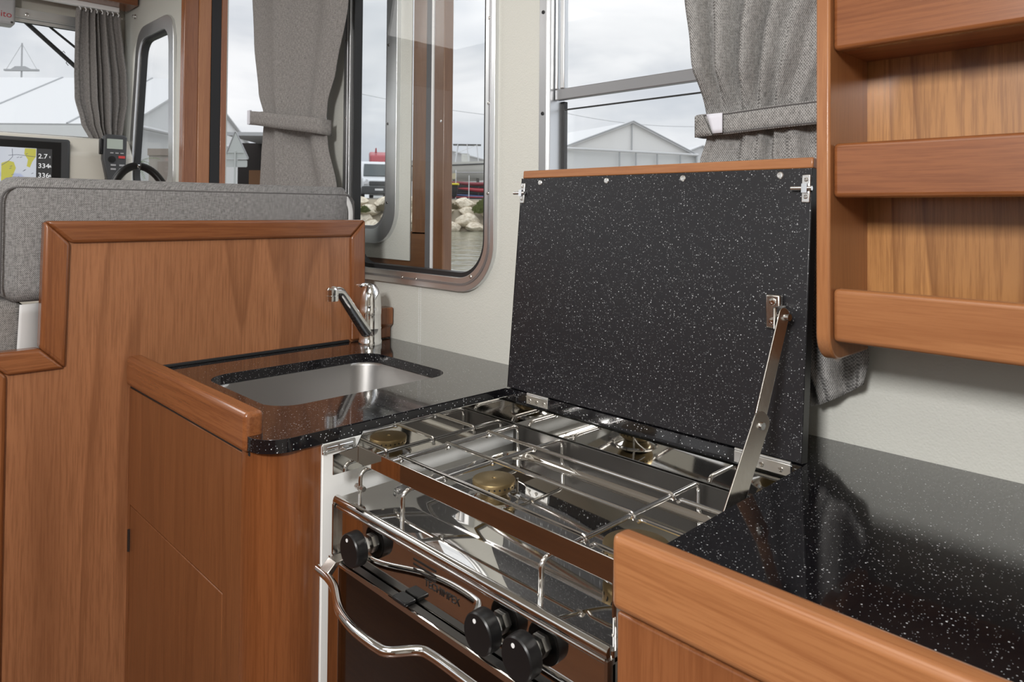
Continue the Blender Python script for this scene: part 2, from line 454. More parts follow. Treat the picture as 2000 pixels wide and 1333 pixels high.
# forward side window with a raked front edge
def quadwin(inset):
    P = [(-3.895 + inset, 1.32 + inset), (-3.285 - inset, 1.32 + inset), (-3.325 - inset, 2.10 - inset), (-3.70 + inset, 2.10 - inset)]
    V = [Vector((p[0], p[1], 0)) for p in P]
    pl = fillet(V + [V[0], V[1]], .09, 7)
    return [(p.x, p.y) for p in pl[1:-8]] if False else [(p.x, p.y) for p in pl[9:-1]] 
def roundpoly(P, r, n=7):
    V = [Vector((p[0], p[1], 0)) for p in P]; out = []
    for i in range(len(V)):
        a = V[i - 1] - V[i]; c = V[(i + 1) % len(V)] - V[i]
        p0 = V[i] + a.normalized() * r; p1 = V[i] + c.normalized() * r
        for k in range(n + 1):
            t = k / n; q = p0 * (1 - t) ** 2 + V[i] * 2 * t * (1 - t) + p1 * t * t; out.append((q.x, q.y))
    return out
FO = [(-3.93, 1.30), (-3.27, 1.30), (-3.30, 2.125), (-3.80, 2.13)]
FI = [(-3.87, 1.35), (-3.33, 1.35), (-3.36, 2.065), (-3.76, 2.07)]
f3 = thing('window_4', (-3.6, YW, 1.3), 'narrow rounded side window with a grey frame beside the helm', 'window'); f3['kind'] = 'structure'
b = MB(); b.plate('xz', roundpoly(FO, .12), [roundpoly(FI, .09)], YW - .014, YW + .024); b.build('frame', 'aluminium', f3, bevel=.004)
b = MB(); b.plate('xz', roundpoly(FI, .09), [roundpoly([(p[0] + (.014 if p[0] < -3.6 else -.004), p[1] + (.012 if p[1] < 1.6 else -.012)) for p in FI], .08)], YW - .002, YW + .026); b.build('rubber_seal', 'black_rubber', f3)
b = MB(); b.plate('xz', roundpoly(FI, .09), [], YW + .016, YW + .020); b.build('pane', 'window_glass', f3)
# window 1 : big aluminium framed galley window
w1 = thing('window_1', (-1.54, YW, 1.05), 'tall rounded aluminium window above the sink, half covered by the sliding door outside', 'window'); w1['kind'] = 'structure'
b = MB(); b.plate('xz', rr(-1.867, -1.205, 1.052, 2.06, .125, 12), [rr(-1.834, -1.238, 1.086, 2.03, .095, 12)], YW - .012, YW + .004); b.build('frame', 'aluminium', w1, bevel=.004, seg=3)
b = MB(); b.plate('xz', rr(-1.853, -1.219, 1.066, 2.05, .112, 12), [rr(-1.847, -1.225, 1.072, 2.044, .106, 12)], YW - .0135, YW - .011); b.build('frame_groove', 'aluminium_dark', w1)
b = MB(); b.plate('xz', rr(-1.836, -1.236, 1.084, 2.03, .096, 12), [rr(-1.822, -1.250, 1.0975, 2.015, .085, 12)], YW - .004, YW + .023); b.build('rubber_seal', 'black_rubber', w1)
b = MB(); b.plate('xz', rr(-1.836, -1.236, 1.084, 2.03, .096, 12), [], YW + .016, YW + .020); b.build('pane', 'window_glass', w1)
for x, z in ((-1.225, 1.70), (-1.225, 1.50), (-1.225, 1.29), (-1.285, 1.092), (-1.50, 1.070), (-1.56, 1.070), (-1.853, 1.52), (-1.853, 1.75)):
    screw('screw', (x, YW - .0125, z), (0, -1, 0), .0045, w1, 'satin_steel')
# window 2 : drop window above the stove
w2 = thing('window_2', (-.6, YW, 1.25), 'aluminium drop window above the stove cover with a horizontal bar', 'window'); w2['kind'] = 'structure'
b = MB(); b.plate('xz', rr(-1.064, -.15, 1.225, 1.93, .04), [rr(-1.042, -.175, 1.255, 1.90, .03)], YW - .012, YW + .0); b.build('frame', 'aluminium_mid', w2, bevel=.003)
b = MB(); b.plate('xz', rr(-1.042, -.175, 1.253, 1.902, .03), [rr(-1.036, -.185, 1.262, 1.89, .03)], YW - .006, YW + .040); b.build('channel', 'aluminium', w2)
b = MB(); b.box(-1.034, -.18, YW + .006, YW + .020, 1.488, 1.512); b.build('meeting_bar', 'aluminium_dark', w2, bevel=.002)
b = MB(); b.box(-1.034, -1.027, YW + .006, YW + .02, 1.512, 1.89); b.box(-1.020, -1.008, YW + .006, YW + .02, 1.512, 1.89); b.build('sash_stile', 'aluminium', w2, bevel=.002)
b = MB(); b.box(-1.034, -.18, YW + .012, YW + .016, 1.51, 1.89); b.build('upper_pane', 'window_glass', w2)
b = MB(); b.box(-1.036, -1.027, YW + .030, YW + .040, 1.262, 1.488); b.build('rubber_seal', 'black_rubber', w2)
b = MB(); b.box(-1.034, -.18, YW + .030, YW + .034, 1.262, 1.470); b.build('lower_pane', 'window_glass', w2)
b = MB(); b.box(-1.034, -.18, YW + .029, YW + .035, 1.469, 1.4715); b.build('pane_edge', 'black_rubber', w2)
for z in (1.46, 1.68): screw('screw', (-1.053, YW - .0125, z), (0, -1, 0), .004, w2, 'black_rubber')

# door jamb : wooden half bulkhead forward of the doorway
dj = thing('door_1', (-2.80, 1.06, .9), 'tall cherry wood jamb of the doorway with a black sealing strip', 'door jamb'); dj['kind'] = 'structure'
MB().box(-2.82, -2.78, .982, 1.034, .3, 2.32).build('post', ws('z'), dj, bevel=.003)
MB().box(-2.82, -2.778, 1.034, 1.082, .3, 2.32).build('inner_post', wl('z'), dj, bevel=.003)
MB().box(-2.82, -2.776, 1.082, 1.119, .3, 2.32).build('seal', 'felt_black', dj)
MB().box(-2.82, -2.774, 1.119, 1.142, .3, 2.32).build('edge', ws('z'), dj, bevel=.002)
# sliding door, open, slid aft outside window 1
sd = thing('sliding_door', (-1.85, 1.215, .55), 'open sliding door with a cream lining and cherry stile seen through the tall window', 'door')
b = MB(); b.plate('xz', [(-2.02, 1.106), (-1.642, 1.106), (-1.642, 2.12), (-2.02, 2.12)], [rr(-2.00, -1.735, 1.185, 2.06, .07)], 1.200, 1.205); b.build('lining', 'cream_vinyl', sd, smooth=False)
b = MB(); b.plate('xz', rr(-2.015, -1.693, 1.150, 2.09, .11, 10), [rr(-1.99, -1.742, 1.192, 2.05, .075, 10)], 1.186, 1.203); b.build('window_frame', 'aluminium', sd, bevel=.004)
b = MB(); b.plate('xz', rr(-1.99, -1.742, 1.192, 2.05, .075, 10), [rr(-1.98, -1.752, 1.202, 2.04, .068, 10)], 1.190, 1.215); b.build('window_seal', 'aluminium_dark', sd)
b = MB(); b.box(-1.99, -1.74, 1.208, 1.212, 1.19, 2.05); b.build('window_pane', 'window_glass', sd)
MB().box(-2.02, -1.575, 1.205, 1.235, .55, 1.19).build('bottom_rail', wood('door_brown_' + 'xz'[0], 'xz'[0], (.165, .080, .038), (.09, .038, .016), .4, 7, 9.0) if True else ws('x'), sd, bevel=.003)
MB().box(-1.64, -1.575, 1.205, 1.235, 1.18, 2.12).build('stile', wood('door_brown_' + 'xz'[1], 'xz'[1], (.165, .080, .038), (.09, .038, .016), .4, 7, 9.0) if True else ws('z'), sd, bevel=.003)
MB().box(-1.575, -1.550, 1.203, 1.235, .55, 2.12).build('seal', 'felt_grey', sd)
MB().box(-1.550, -1.541, 1.201, 1.235, .55, 2.12).build('edge_strip', 'white_paint', sd)
MB().box(-1.541, -1.497, 1.203, 1.235, .55, 2.12).build('outer_stile', wood('door_brown_z', 'z', (.165, .080, .038), (.09, .038, .016), .4, 7, 9.0), sd, bevel=.003)
screw('screw', (-1.508, 1.203, 1.49), (0, -1, 0), .004, sd)
for z in (1.27, 1.50, 1.73): screw('frame_screw', (-1.735, 1.186, z), (0, -1, 0), .004, sd, 'dark_metal')

# ================================================================== SEAT PARTITION AND CUSHIONS
XB = -1.65
pt = thing('seat_partition', (-1.66, .64, 0), 'stepped cherry wood partition with a rounded trim between the sink and the seat', 'partition')
b = MB(); b.plate('yz', [(.235, 0), (1.05, 0), (1.05, 1.21), (.33, 1.21), (.33, .96), (.235, .96)], [], XB - .02, XB); b.build('panel', wv('z'), pt, smooth=False)
OUT = [(.22, 0), (.22, .972), (.318, .972), (.322, 1.222), (1.056, 1.222), (1.06, .902)]
INN = [(.265, 0), (.265, .927), (.362, .927), (.367, 1.177), (1.012, 1.177), (1.016, .902)]
for i in range(5):
    b = MB(); b.prism([(XB - .027, *OUT[i]), (XB - .027, *OUT[i + 1]), (XB - .027, *INN[i + 1]), (XB - .027, *INN[i])], (.036, 0, 0))
    b.build('trim', ws('y' if i in (1, 3) else 'z'), pt, bevel=.007, seg=3)
# small wooden block on the wall by the tap
wb = MB(); wb.prism([(-1.648, 1.076, .925), (-1.648, 1.076, .985), (-1.61, 1.076, .985), (-1.61, 1.076, .94), (-1.622, 1.076, .93), (-1.622, 1.076, .902), (-1.648, 1.076, .902)], (0, .05, 0))
tag(wb.build('wooden_catch', ws('z'), None, bevel=.003), 'small cherry wood block against the wall behind the tap', 'block')

bc = thing('back_cushion', (-1.76, .65, 1.0), 'long grey tweed backrest cushion standing above the cherry partition', 'cushion')
def cushion(mb, x0, x1, y0, y1, z0, z1, r, crown=.012):
    nx, ny, nz = 5, 18, 10
    rings = []
    for j in range(ny + 1):
        t = j / ny; y = y0 + (y1 - y0) * t
        e = min(1, min(t, 1 - t) * (y1 - y0) / r); k = math.sqrt(max(0, 1 - (1 - e) ** 2)); ins = r * (1 - k)
        xa, xb, za, zb = x0 + ins, x1 - ins, z0 + ins, z1 - ins
        rings.append([(p[0], y, p[1]) for p in rr(xa, xb, za, zb, max(.004, r * .9 * max(k, .2)), 6)])
    mb.loft(rings, True, True)
b = MB(); cushion(b, -1.83, -1.685, .236, 1.068, 1.058, 1.310, .035); b.build('cover', 'grey_tweed', bc, angle=60)
b = MB(); b.tube(fillet([(-1.688, .258, 1.08), (-1.688, .258, 1.288), (-1.688, 1.046, 1.288), (-1.688, 1.048, 1.08)], .03), .0022, 8); b.build('seam', 'seam_thread', bc)
b = MB(); b.tube(fillet([(-1.6855, 1.036, 1.08), (-1.6855, 1.036, 1.255), (-1.690, 1.020, 1.287)], .02), .006, 8, flat=(1.2, .35)); b.build('piping', 'white_mesh', bc)
lc = thing('lower_cushion', (-1.75, .1, .6), 'dark grey tweed seat cushion below the long backrest, beside the stepped trim', 'cushion')
b = MB(); cushion(b, -1.85, -1.70, -.25, .318, .60, 1.066, .028); b.build('cover', 'curtain_grey', lc, angle=60)
b = MB(); b.grid(lambda u, v: (-1.694 - .02 * u * u, .292 + .040 * u - .006 * (1 - v) * (1 - u), .90 + .155 * v), 8, 8); b.build('side_band', 'white_mesh', lc, solid=.004)

# ================================================================== SINK CABINET
sc_ = thing('sink_cabinet', (-1.34, .8, 0), 'cherry wood sink cabinet with a rounded corner and a flush door', 'cabinet')
YC = .482
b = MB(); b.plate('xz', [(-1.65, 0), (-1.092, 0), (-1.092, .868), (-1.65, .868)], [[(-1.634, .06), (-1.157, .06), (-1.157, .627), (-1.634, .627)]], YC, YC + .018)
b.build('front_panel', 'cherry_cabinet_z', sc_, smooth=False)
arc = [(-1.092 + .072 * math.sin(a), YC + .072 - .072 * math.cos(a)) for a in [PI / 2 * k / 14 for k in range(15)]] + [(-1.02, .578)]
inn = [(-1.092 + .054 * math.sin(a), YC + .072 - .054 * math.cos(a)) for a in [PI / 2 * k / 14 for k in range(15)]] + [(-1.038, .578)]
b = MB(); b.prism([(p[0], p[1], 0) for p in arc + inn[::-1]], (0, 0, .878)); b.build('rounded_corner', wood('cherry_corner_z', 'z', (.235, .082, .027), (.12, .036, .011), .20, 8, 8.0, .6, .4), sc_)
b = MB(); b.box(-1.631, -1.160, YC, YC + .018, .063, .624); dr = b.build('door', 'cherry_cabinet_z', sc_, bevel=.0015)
b = MB(); b.cyl((-1.633, YC - .001, .53), (-1.633, YC - .001, .575), .0035, n=10); b.build('hinge', 'dark_metal', dr)
b = MB(); b.box(-1.64, -1.10, YC + .03, YC + .034, .05, .865); b.build('void_shade', 'black_gap', sc_)  # black sheet: shade of the void behind the door gap, put into colour
b = MB(); b.box(-1.65, -1.07, YC + .002, YC + .02, .868, .874); b.build('shadow_gap', 'black_gap', sc_)
lp = thing('liner_panel', (-1.025, .84, 0), 'glossy white panel lining the stove bay beside the sink cabinet', 'panel')
MB().box(-1.030, -1.016, .579, 1.10, .0, .878).build('sheet', 'white_liner', lp, bevel=.001)
b = MB(); b.box(-1.016, -1.0135, .577, .636, .862, .8775)
b.build('catch_plate', 'bright_plate', lp, bevel=.001)
b = MB(); b.cyl((-1.0125, .583, .870), (-1.0125, .602, .870), .0045, n=12); b.cyl((-1.0125, .606, .870), (-1.0125, .63, .870), .0045, n=12); b.build('catch_barrel', 'chrome', lp)
for y in (.580, .633): screw('screw', (-1.0135, y, .865), (1, 0, 0), .0028, lp)

# ================================================================== WORKTOP, RAILS, SINK, TAP
cor = [(-1.016 - .05 + .05 * math.sin(a), .479 + .05 - .05 * math.cos(a)) for a in [PI / 2 * k / 10 for k in range(11)]]
outl = [(-1.65, .479)] + cor + [(-1.016, .979), (-.426, .979), (-.426, .5985), (.60, .5985), (.60, YW - .001), (-1.65, YW - .001)]
SH = (-1.502, -1.180, .577, .982)
b = MB(); b.plate('xy', outl, [rr(*SH, .055, 10)], .8785, .900)
wt_ = tag(b.build('worktop', 'starspeck_worktop', None, bevel=.0025), 'glossy black white-speckled worktop running round the sink and the stove', 'worktop')
b = MB(); b.box(-1.6495, -1.6425, .512, 1.01, .9003, .9065); b.build('sealing_bead', 'black_rubber', wt_, bevel=.001)
fr1 = MB(); fr1.box(-1.648, -1.066, .474, .506, .8745, .936)
tag(fr1.build('fiddle_rail', ws('x'), None, bevel=.008, seg=4), 'cherry wood rail along the front of the sink worktop', 'rail')
fr2 = MB(); fr2.box(-.441, .60, .571, .598, .855, .930)
tag(fr2.build('fiddle_rail', wl('x'), None, bevel=.008, seg=4), 'light cherry wood rail along the front of the right-hand worktop', 'rail')
sk = thing('sink', (-1.34, .78, .74), 'rectangular stainless steel sink set under the black worktop', 'sink')
b = MB(); rings = []
for z, ins, r in ((.8783, -.012, .06), (.8783, .003, .055), (.872, .004, .055), (.80, .010, .055), (.755, .018, .055), (.742, .026, .055), (.735, .04, .055), (.732, .07, .05), (.729, .12, .035)):
    rings.append([(p[0], p[1], z) for p in rr(SH[0] + ins, SH[1] - ins, SH[2] + ins, SH[3] - ins, r, 10)])
b.loft(rings, False, True); b.build('basin', 'brushed_steel', sk, angle=80)
b = MB(); b.lathe((-1.34, .78, .7288), (0, 0, 1), [(.035, 0), (.035, .002), (.028, .003), (.022, .001), (.0001, .001)], 24); b.build('drain', 'chrome', sk)

FX, FY = -1.583, 1.035
fc = thing('kitchen_tap', (FX, FY, .90), 'chrome mixer tap with a slanted spout behind the sink', 'tap')
b = MB(); b.lathe((FX, FY, .9002), (0, 0, 1), [(.0300, 0), (.0300, .010), (.0282, .013), (.0280, .04), (.0287, .042), (.0287, .0435), (.0280, .045), (.0275, .078)], 36); b.build('body', 'chrome', fc)
b = MB(); b.lathe((FX, FY, .9785), (0, 0, 1), [(.0282, 0), (.0285, .012), (.0278, .0135), (.0270, .03), (.0250, .05), (.0195, .066), (.012, .076), (.0001, .079)], 36); hd = b.build('lever_cap', 'chrome', fc)
b = MB(); b.tube(spline([(FX, FY, 1.048), (FX + .006, FY - .018, 1.056), (FX + .012, FY - .036, 1.057), (FX + .015, FY - .046, 1.055)], 5), [.012] * 8 + [.011] * 7 + [.006], 14, flat=(1.1, .42)); b.build('lever', 'chrome', hd)
b = MB(); b.lathe((FX + .0205, FY - .0165, 1.0), (.77, -.63, .05), [(.004, 0), (.004, .001), (.0001, .0016)], 14); b.build('badge', 'dark_metal', hd)
sp0 = [(FX + .004, FY - .008, .925), (FX + .024, FY - .046, .962), (FX + .050, FY - .095, 1.012), (FX + .064, FY - .122, 1.041), (FX + .072, FY - .137, 1.053), (FX + .082, FY - .156, 1.056)]
b = MB(); S = spline(sp0, 6); b.tube(S, [.0165 - .003 * i / (len(S) - 1) for i in range(len(S))], 18, flat=(1.0, .85)); b.build('spout', 'chrome', fc, angle=60)
ae = (FX + .085, FY - .162, 1.0335)
b = MB(); b.lathe(ae, (-.0, .0, 1), [(.0150, 0), (.0150, .012), (.0140, .0128), (.0150, .0136), (.0152, .027), (.0115, .0315), (.0001, .032)], 28); b.build('aerator', 'chrome', fc)

# ================================================================== STOVE
st = thing('gas_cooker', (-.71, .77, .35), 'stainless steel gas cooker with an oven door and black knobs set between the worktops', 'cooker')
SX0, SX1, SYF, SYB, HZ = -.984, -.449, .588, .972, .802
b = MB()
b.box(SX0, SX0 + .004, .578, SYB, .30, .795); b.box(SX1 - .004, SX1, .578, SYB, .30, .795); b.box(SX0, SX1, SYB - .004, SYB, .30, .795); b.box(SX0, SX1, .60, SYB, .30, .304)
b.build('casing', 'satin_steel', st, smooth=False)
# hob: plate with a pressed pan
b = MB()
def rect_ring(x0, x1, y0, y1, z, r): return [(p[0], p[1], z) for p in rr(x0, x1, y0, y1, r, 10)]
PAN = [(0, 0, .040), (.0022, -.0006, .039), (.0045, -.0026, .037), (.0060, -.0052, .035), (.0078, -.0076, .034), (.0105, -.0092, .032), (.014, -.0098, .030)]
b.loft([rect_ring(SX0, SX1, SYF - .002, SYB, HZ - .012, .004), rect_ring(SX0, SX1, SYF - .002, SYB, HZ, .004)] + [rect_ring(-.962 + i, -.470 - i, .652 + i, .952 - i, HZ + z, r) for i, z, r in PAN], False, True)
b.build('hob_plate', 'mirror_steel', st, angle=24, flatz=True)
b = MB(); b.cyl((SX0 + .002, SYF - .003, HZ - .001), (SX1 - .002, SYF - .003, HZ - .001), .0066, n=24); b.build('front_roll', 'mirror_steel', st)
b = MB(); b.cyl((SX0 + .006, SYF - .004, HZ - .0108), (SX1 - .006, SYF - .004, HZ - .0108), .0034, n=14); b.build('panel_lip', 'mirror_steel', st)
# burners
def burner(x, y, r):
    o = MB().lathe((x, y, HZ - .0098), (0, 0, 1), [(r * 1.28, 0), (r * 1.22, .003), (r * .95, .006), (r * .78, .009), (r * .72, .012)], 40).build('burner', 'mirror_steel', st)
    m = MB(); m.lathe((x, y, HZ + .002), (0, 0, 1), [(r * .80, 0), (r * .96, .005), (r, .008), (r, .016), (r * .985, .0172), (r * .94, .0178), (r * .10, .0182), (r * .09, .0170), (.0001, .0170)], 48); m.build('cap', 'brass', o, angle=35)
    h = MB()
    for k in range(26):
        a = 2 * PI * k / 26; d = Vector((math.cos(a), math.sin(a), 0)); p = Vector((x, y, HZ + .0125))
        h.cyl(p + d * (r - .001), p + d * (r + .0003), .0016, n=8)
    h.build('flame_port', 'black_gap', o)['kind'] = 'stuff'
    s = MB(); s.cyl((x + r * .55, y + r * .98, HZ - .008), (x + r * .55, y + r * .98, HZ + .016), .0022, n=8); s.tube(spline([(x + r * .55, y + r * .98, HZ + .012), (x + r * .9, y + r * 1.15, HZ + .006), (x + r * 1.35, y + r * 1.05, HZ - .004)], 4), .001, 6); s.build('igniter', 'satin_steel', o)
    return o
burner(-.838, .783, .0345)
burner(-.548, .765, .044)
# wire pan grid
RX = (-.962, -.850, -.575, -.466)
for x in RX:
    b = MB(); b.tube(fillet([(x, .614, HZ), (x, .614, .842), (x, .960, .842), (x, .960, HZ)], .014, 6), .0034, 12); b.build('pan_rod', 'steel_rod', st)
    b = MB(); b.lathe((x, .614, HZ + .012), (0, 0, 1), [(.0048, 0), (.0048, .005)], 12) if x == RX[0] else b.lathe((x, .614, HZ), (0, 0, 1), [(.0045, 0), (.0045, .0012)], 12)
    if x == RX[0]: b.cyl((x - .011, .614, HZ + .0145), (x + .011, .614, HZ + .0145), .0042, n=6)
    b.build('rod_clamp', 'satin_steel', st)
for y in (.691, .790, .885):
    b = MB(); b.tube(fillet([(RX[0] - .006, y, .834), (RX[0] - .005, y, .8462), (RX[2] + .002, y, .8462), (RX[2] + .006, y, .838)], .005, 4), .0031, 10)
    b.build('cross_rod', 'steel_rod', st)
    b = MB(); b.tube(fillet([(RX[2] + .010, y + .002, .836), (RX[2] + .016, y + .002, .8405), (RX[3] + .004, y + .002, .8405)], .005, 4), .0031, 10)
    b.build('cross_rod', 'steel_rod', st)
    for x in RX:
        b = MB(); b.sphere((x, y, .8405), .0048, 10, (1.2, 1, .8)); b.build('weld_bead', 'steel_rod', st)
# polished fiddle frame
fz0, fz1 = .838, .8765
b = MB(); b.prism([(-.987, .580, fz0), (-.987, .977, fz0), (-.987, .977, .894), (-.987, .634, .894), (-.987, .622, .872), (-.987, .580, .869)], (.002, 0, 0)); b.build('fiddle_side', 'mirror_steel', st)
b = MB(); b.box(-.987, -.452, .975, .977, fz0, fz1); b.build('fiddle_back', 'mirror_steel', st)
b = MB(); b.box(-.449, -.447, .585, .977, fz0, fz1); b.build('fiddle_side', 'mirror_steel', st)
b = MB(); b.box(-.985, -.449, .624, .6265, .846, .8735); b.build('fiddle_bar', 'mirror_steel', st, bevel=.0008)
b = MB(); b.box(-1.0155, -.987, .610, .622, .846, .868); b.build('fiddle_bracket', 'mirror_steel', st, bevel=.0008)
b = MB(); b.box(SX0, SX1, .969, .972, .70, .837); b.build('splash_plate', 'dark_metal', st)
# control panel
YP = .586
b = MB(); b.box(SX0, SX1, YP, YP + .006, .70, HZ - .0122); cp = b.build('control_panel', 'mirror_steel', st, bevel=.001)
b = MB(); b.box(SX0 - .005, SX0 - .0005, YP - .004, YP + .02, .30, HZ - .004); b.build('side_strip', 'mirror_steel', st)
b = MB(); b.text('xz', 'TECHIMPEX', -.760, .7525, .0136, YP - .0004); b.build('lettering', 'black_print', cp, smooth=False)
b = MB()
for k in range(3): b.box(-.785, -.736, YP - .0006, YP - .0001, .7640 + k * .0066, .7666 + k * .0066)
b.build('printed_mark', 'black_print', cp)
KZ = .759
for kx in (-.8986, -.621, -.557):
    b = MB(); b.lathe((kx, YP - .0125, KZ), (0, -1, 0), [(.0160, .003), (.0225, 0), (.0243, .001), (.0245, .004), (.0239, .0168), (.0224, .0186), (.0001, .0187)], 40); k_ = b.build('knob', 'black_plastic', st)
    b = MB(); b.lathe((kx, YP - .0005, KZ), (0, -1, 0), [(.0060, 0), (.0060, .0025), (.0135, .0026), (.0135, .0070), (.0125, .0074), (.0135, .0078), (.0135, .0122), (.0100, .0124), (.0100, .0150)], 6); b.build('nut', 'bright_plate', k_, smooth=False)
    b = MB(); b.lathe((kx - .004, YP - .0311, KZ + .014), (0, -1, 0), [(.0026, 0), (.0026, .0006)], 14); b.build('dot', 'white_paint', k_)
    b = MB(); b.lathe((kx, YP - .0002, KZ + .029), (0, -1, 0), [(.0016, 0), (.0016, .0003)], 8); b.build('position_mark', 'black_print', cp)
# oven door
YD = .5695
b = MB(); b.plate('xz', [(SX0 + .006, .32), (SX1 - .006, .32), (SX1 - .006, .721), (SX0 + .006, .721)], [[(-.950, .345), (-.485, .345), (-.485, .7135), (-.950, .7135)]], YD, YD + .0145)
od = b.build('oven_door', 'mirror_steel', st, smooth=False)
b = MB(); b.box(-.960, -.470, YD + .003, YD + .0142, .7212, .7222); b.build('door_top', 'dark_metal', od)
b = MB(); b.box(-.9495, -.4855, YD + .001, YD + .005, .3455, .7130); b.build('door_glass', 'oven_glass', od)
b = MB(); b.plate('xz', [(-.9495, .3455), (-.4855, .3455), (-.4855, .7130), (-.9495, .7130)], [rr(-.880, -.545, .40, .655, .015)], YD + .0052, YD + .0062); b.build('door_mask', 'black_print', od)
HH = .707
hp = [(-.978, .551, HH), (-.945, .549, HH), (-.912, .541, HH), (-.868, .521, HH), (-.836, .511, HH), (-.796, .506, HH), (-.752, .507, HH), (-.734, .513, HH), (-.712, .540, HH), (-.690, .546, HH), (-.62, .546, HH), (-.54, .546, HH), (-.458, .546, HH)]
b = MB(); b.tube(spline(hp, 7), .0062, 16); hn = b.build('handle', 'chrome', od)
b = MB(); b.prism([(-.966, .547, .712), (-.966, .562, .7245), (-.966, .5835, .7245), (-.966, .5835, .7222), (-.966, .5690, .7215), (-.966, .552, .703)], (.022, 0, 0)); b.build('handle_bracket', 'satin_steel', hn, bevel=.001)
b = MB(); b.prism([(-.49, .546, .703), (-.49, .546, .711), (-.49, .570, .711), (-.49, .570, .703)], (.018, 0, 0)); b.build('handle_bracket', 'satin_steel', hn, bevel=.001)
b = MB(); b.box(-.806, -.776, .5655, .5850, .7228, .7285); b.build('latch', 'black_plastic', st, bevel=.002, seg=3)
# oven inside: rack seen through the glass
b = MB(); b.plate('xz', [(-.97, .31), (-.465, .31), (-.465, .72), (-.97, .72)], [[(-.90, .36), (-.51, .36), (-.51, .70), (-.90, .70)]], .60, .605); b.box(-.90, -.51, .93, .934, .36, .70); b.box(-.904, -.90, .605, .93, .36, .70); b.box(-.51, -.506, .605, .93, .36, .70); b.box(-.90, -.51, .605, .93, .356, .36); b.box(-.90, -.51, .605, .93, .70, .704)
b.build('oven_lining', 'satin_steel', st, smooth=False)
b = MB()
for k in range(12): b.cyl((-.885 + k * .033, .615, .60), (-.885 + k * .033, .92, .60), .0016, n=6)
for y in (.615, .77, .92): b.cyl((-.898, y, .598), (-.512, y, .598), .002, n=6)
b.build('oven_rack', 'chrome', st)

# ================================================================== STOVE COVER AND STAY
HX = -.721
cv = thing('stove_cover', (HX, .981, .9022), 'black white-speckled hinged stove cover standing open with a cherry top edge', 'cover', rot=(math.radians(-5.0), 0, 0))
b = MB(); b.box(-.292, .293, .0, .018, .0, .414); b.build('panel', 'starspeck_cover', cv, bevel=.001, local=True)
b = MB(); b.box(-.292, .293, .002, .045, .4142, .430); b.build('wooden_edge', wl('x'), cv, bevel=.002, local=True)
for e0, e1 in ((-.293, -.2922), (.2932, .294)):
    b = MB(); b.box(e0, e1, .0, .018, .0, .414); b.build('edge_band', 'black_plastic', cv, local=True)
for x in (-.241, -.077, .081, .246): screw('screw', (x, -.0002, .4045), (0, -1, 0), .0052, cv, 'bright_plate', local=True)
for sx, fl in ((-.286, 1), (.286, -1)):
    b = MB(); b.box(sx - .006, sx + .006, -.003, 0, .364, .404); bo = b.build('bolt_plate', 'bright_plate', cv, bevel=.001, local=True)
    b = MB(); b.cyl((sx - .020 * (1 if fl > 0 else 1), -.006, .384), (sx + .010, -.006, .384), .0034, n=12); b.box(sx - .004, sx + .004, -.0095, -.002, .3775, .3905); b.build('bolt', 'chrome', bo, local=True)
    for z in (.372, .397): screw('bolt_screw', (sx, -.003, z), (0, -1, 0), .0032, bo, 'satin_steel', local=False).location = Vector((sx, -.0035, z)) - bo.location
for x0, x1 in ((-.235, -.180), (.195, .280)):
    b = MB(); b.box(HX + x0, HX + x1, .976, .979, .882, .8985); b.cyl((HX + x0, .9785, .9005), (HX + x1, .9785, .9005), .0022, n=10); o = b.build('hinge', 'bright_plate', None, bevel=.0005)
    tag(o, 'chrome hinge at the foot of the stove cover, ' + ('near the sink worktop corner' if x0 < 0 else 'beside the folding stay'), 'hinge', 'stove cover hinges')
    for k in range(3): screw('screw', (HX + x0 + (x1 - x0) * (k + .5) / 3, .976, .889), (0, -1, 0), .0038, o, 'satin_steel')
sy = thing('lid_stay', (-.45, .99, 1.1), 'folding stainless steel stay holding the black stove cover open', 'stay')
b = MB(); b.box(-.483, -.461, .986, .9975, 1.083, 1.132); b.box(-.461, -.456, .962, .9975, 1.086, 1.118); br_ = b.build('bracket', 'satin_steel', sy, bevel=.003)
for z in (1.122, 1.094): screw('screw', (-.472, .9858, z), (0, -1, 0), .0055, br_, 'chrome')
def flatbar(p0, p1, w, t, nrm):
    """flat bar between two points with round ends; nrm points out of its broad face"""
    p0 = Vector(p0); p1 = Vector(p1); d = (p1 - p0).normalized(); nn = Vector(nrm); nn = (nn - d * nn.dot(d)).normalized(); q = d.cross(nn); P = []
    for c, s_ in ((p1, 1), (p0, -1)):
        for k in range(9):
            a = PI / 2 - PI * k / 8
            P.append(c + (d * math.cos(a) * s_ + q * math.sin(a) * s_) * w)
    m = MB(); m.prism(P, nn * t); return m
flatbar((-.450, .974, 1.108), (-.450, .897, .966), .0085, .0024, (.85, -.5, .1)).build('upper_arm', 'satin_steel', sy, bevel=.0006)
flatbar((-.4465, .900, .974), (-.4465, .812, .862), .0125, .0024, (.85, -.5, .1)).build('lower_arm', 'satin_steel', sy, bevel=.0006)
for p in ((.976, 1.104), (.898, .969)):
    b = MB(); b.cyl((-.456, p[0], p[1]), (-.4405, p[0] - .003, p[1]), .0048, n=16); b.build('rivet', 'chrome', sy)

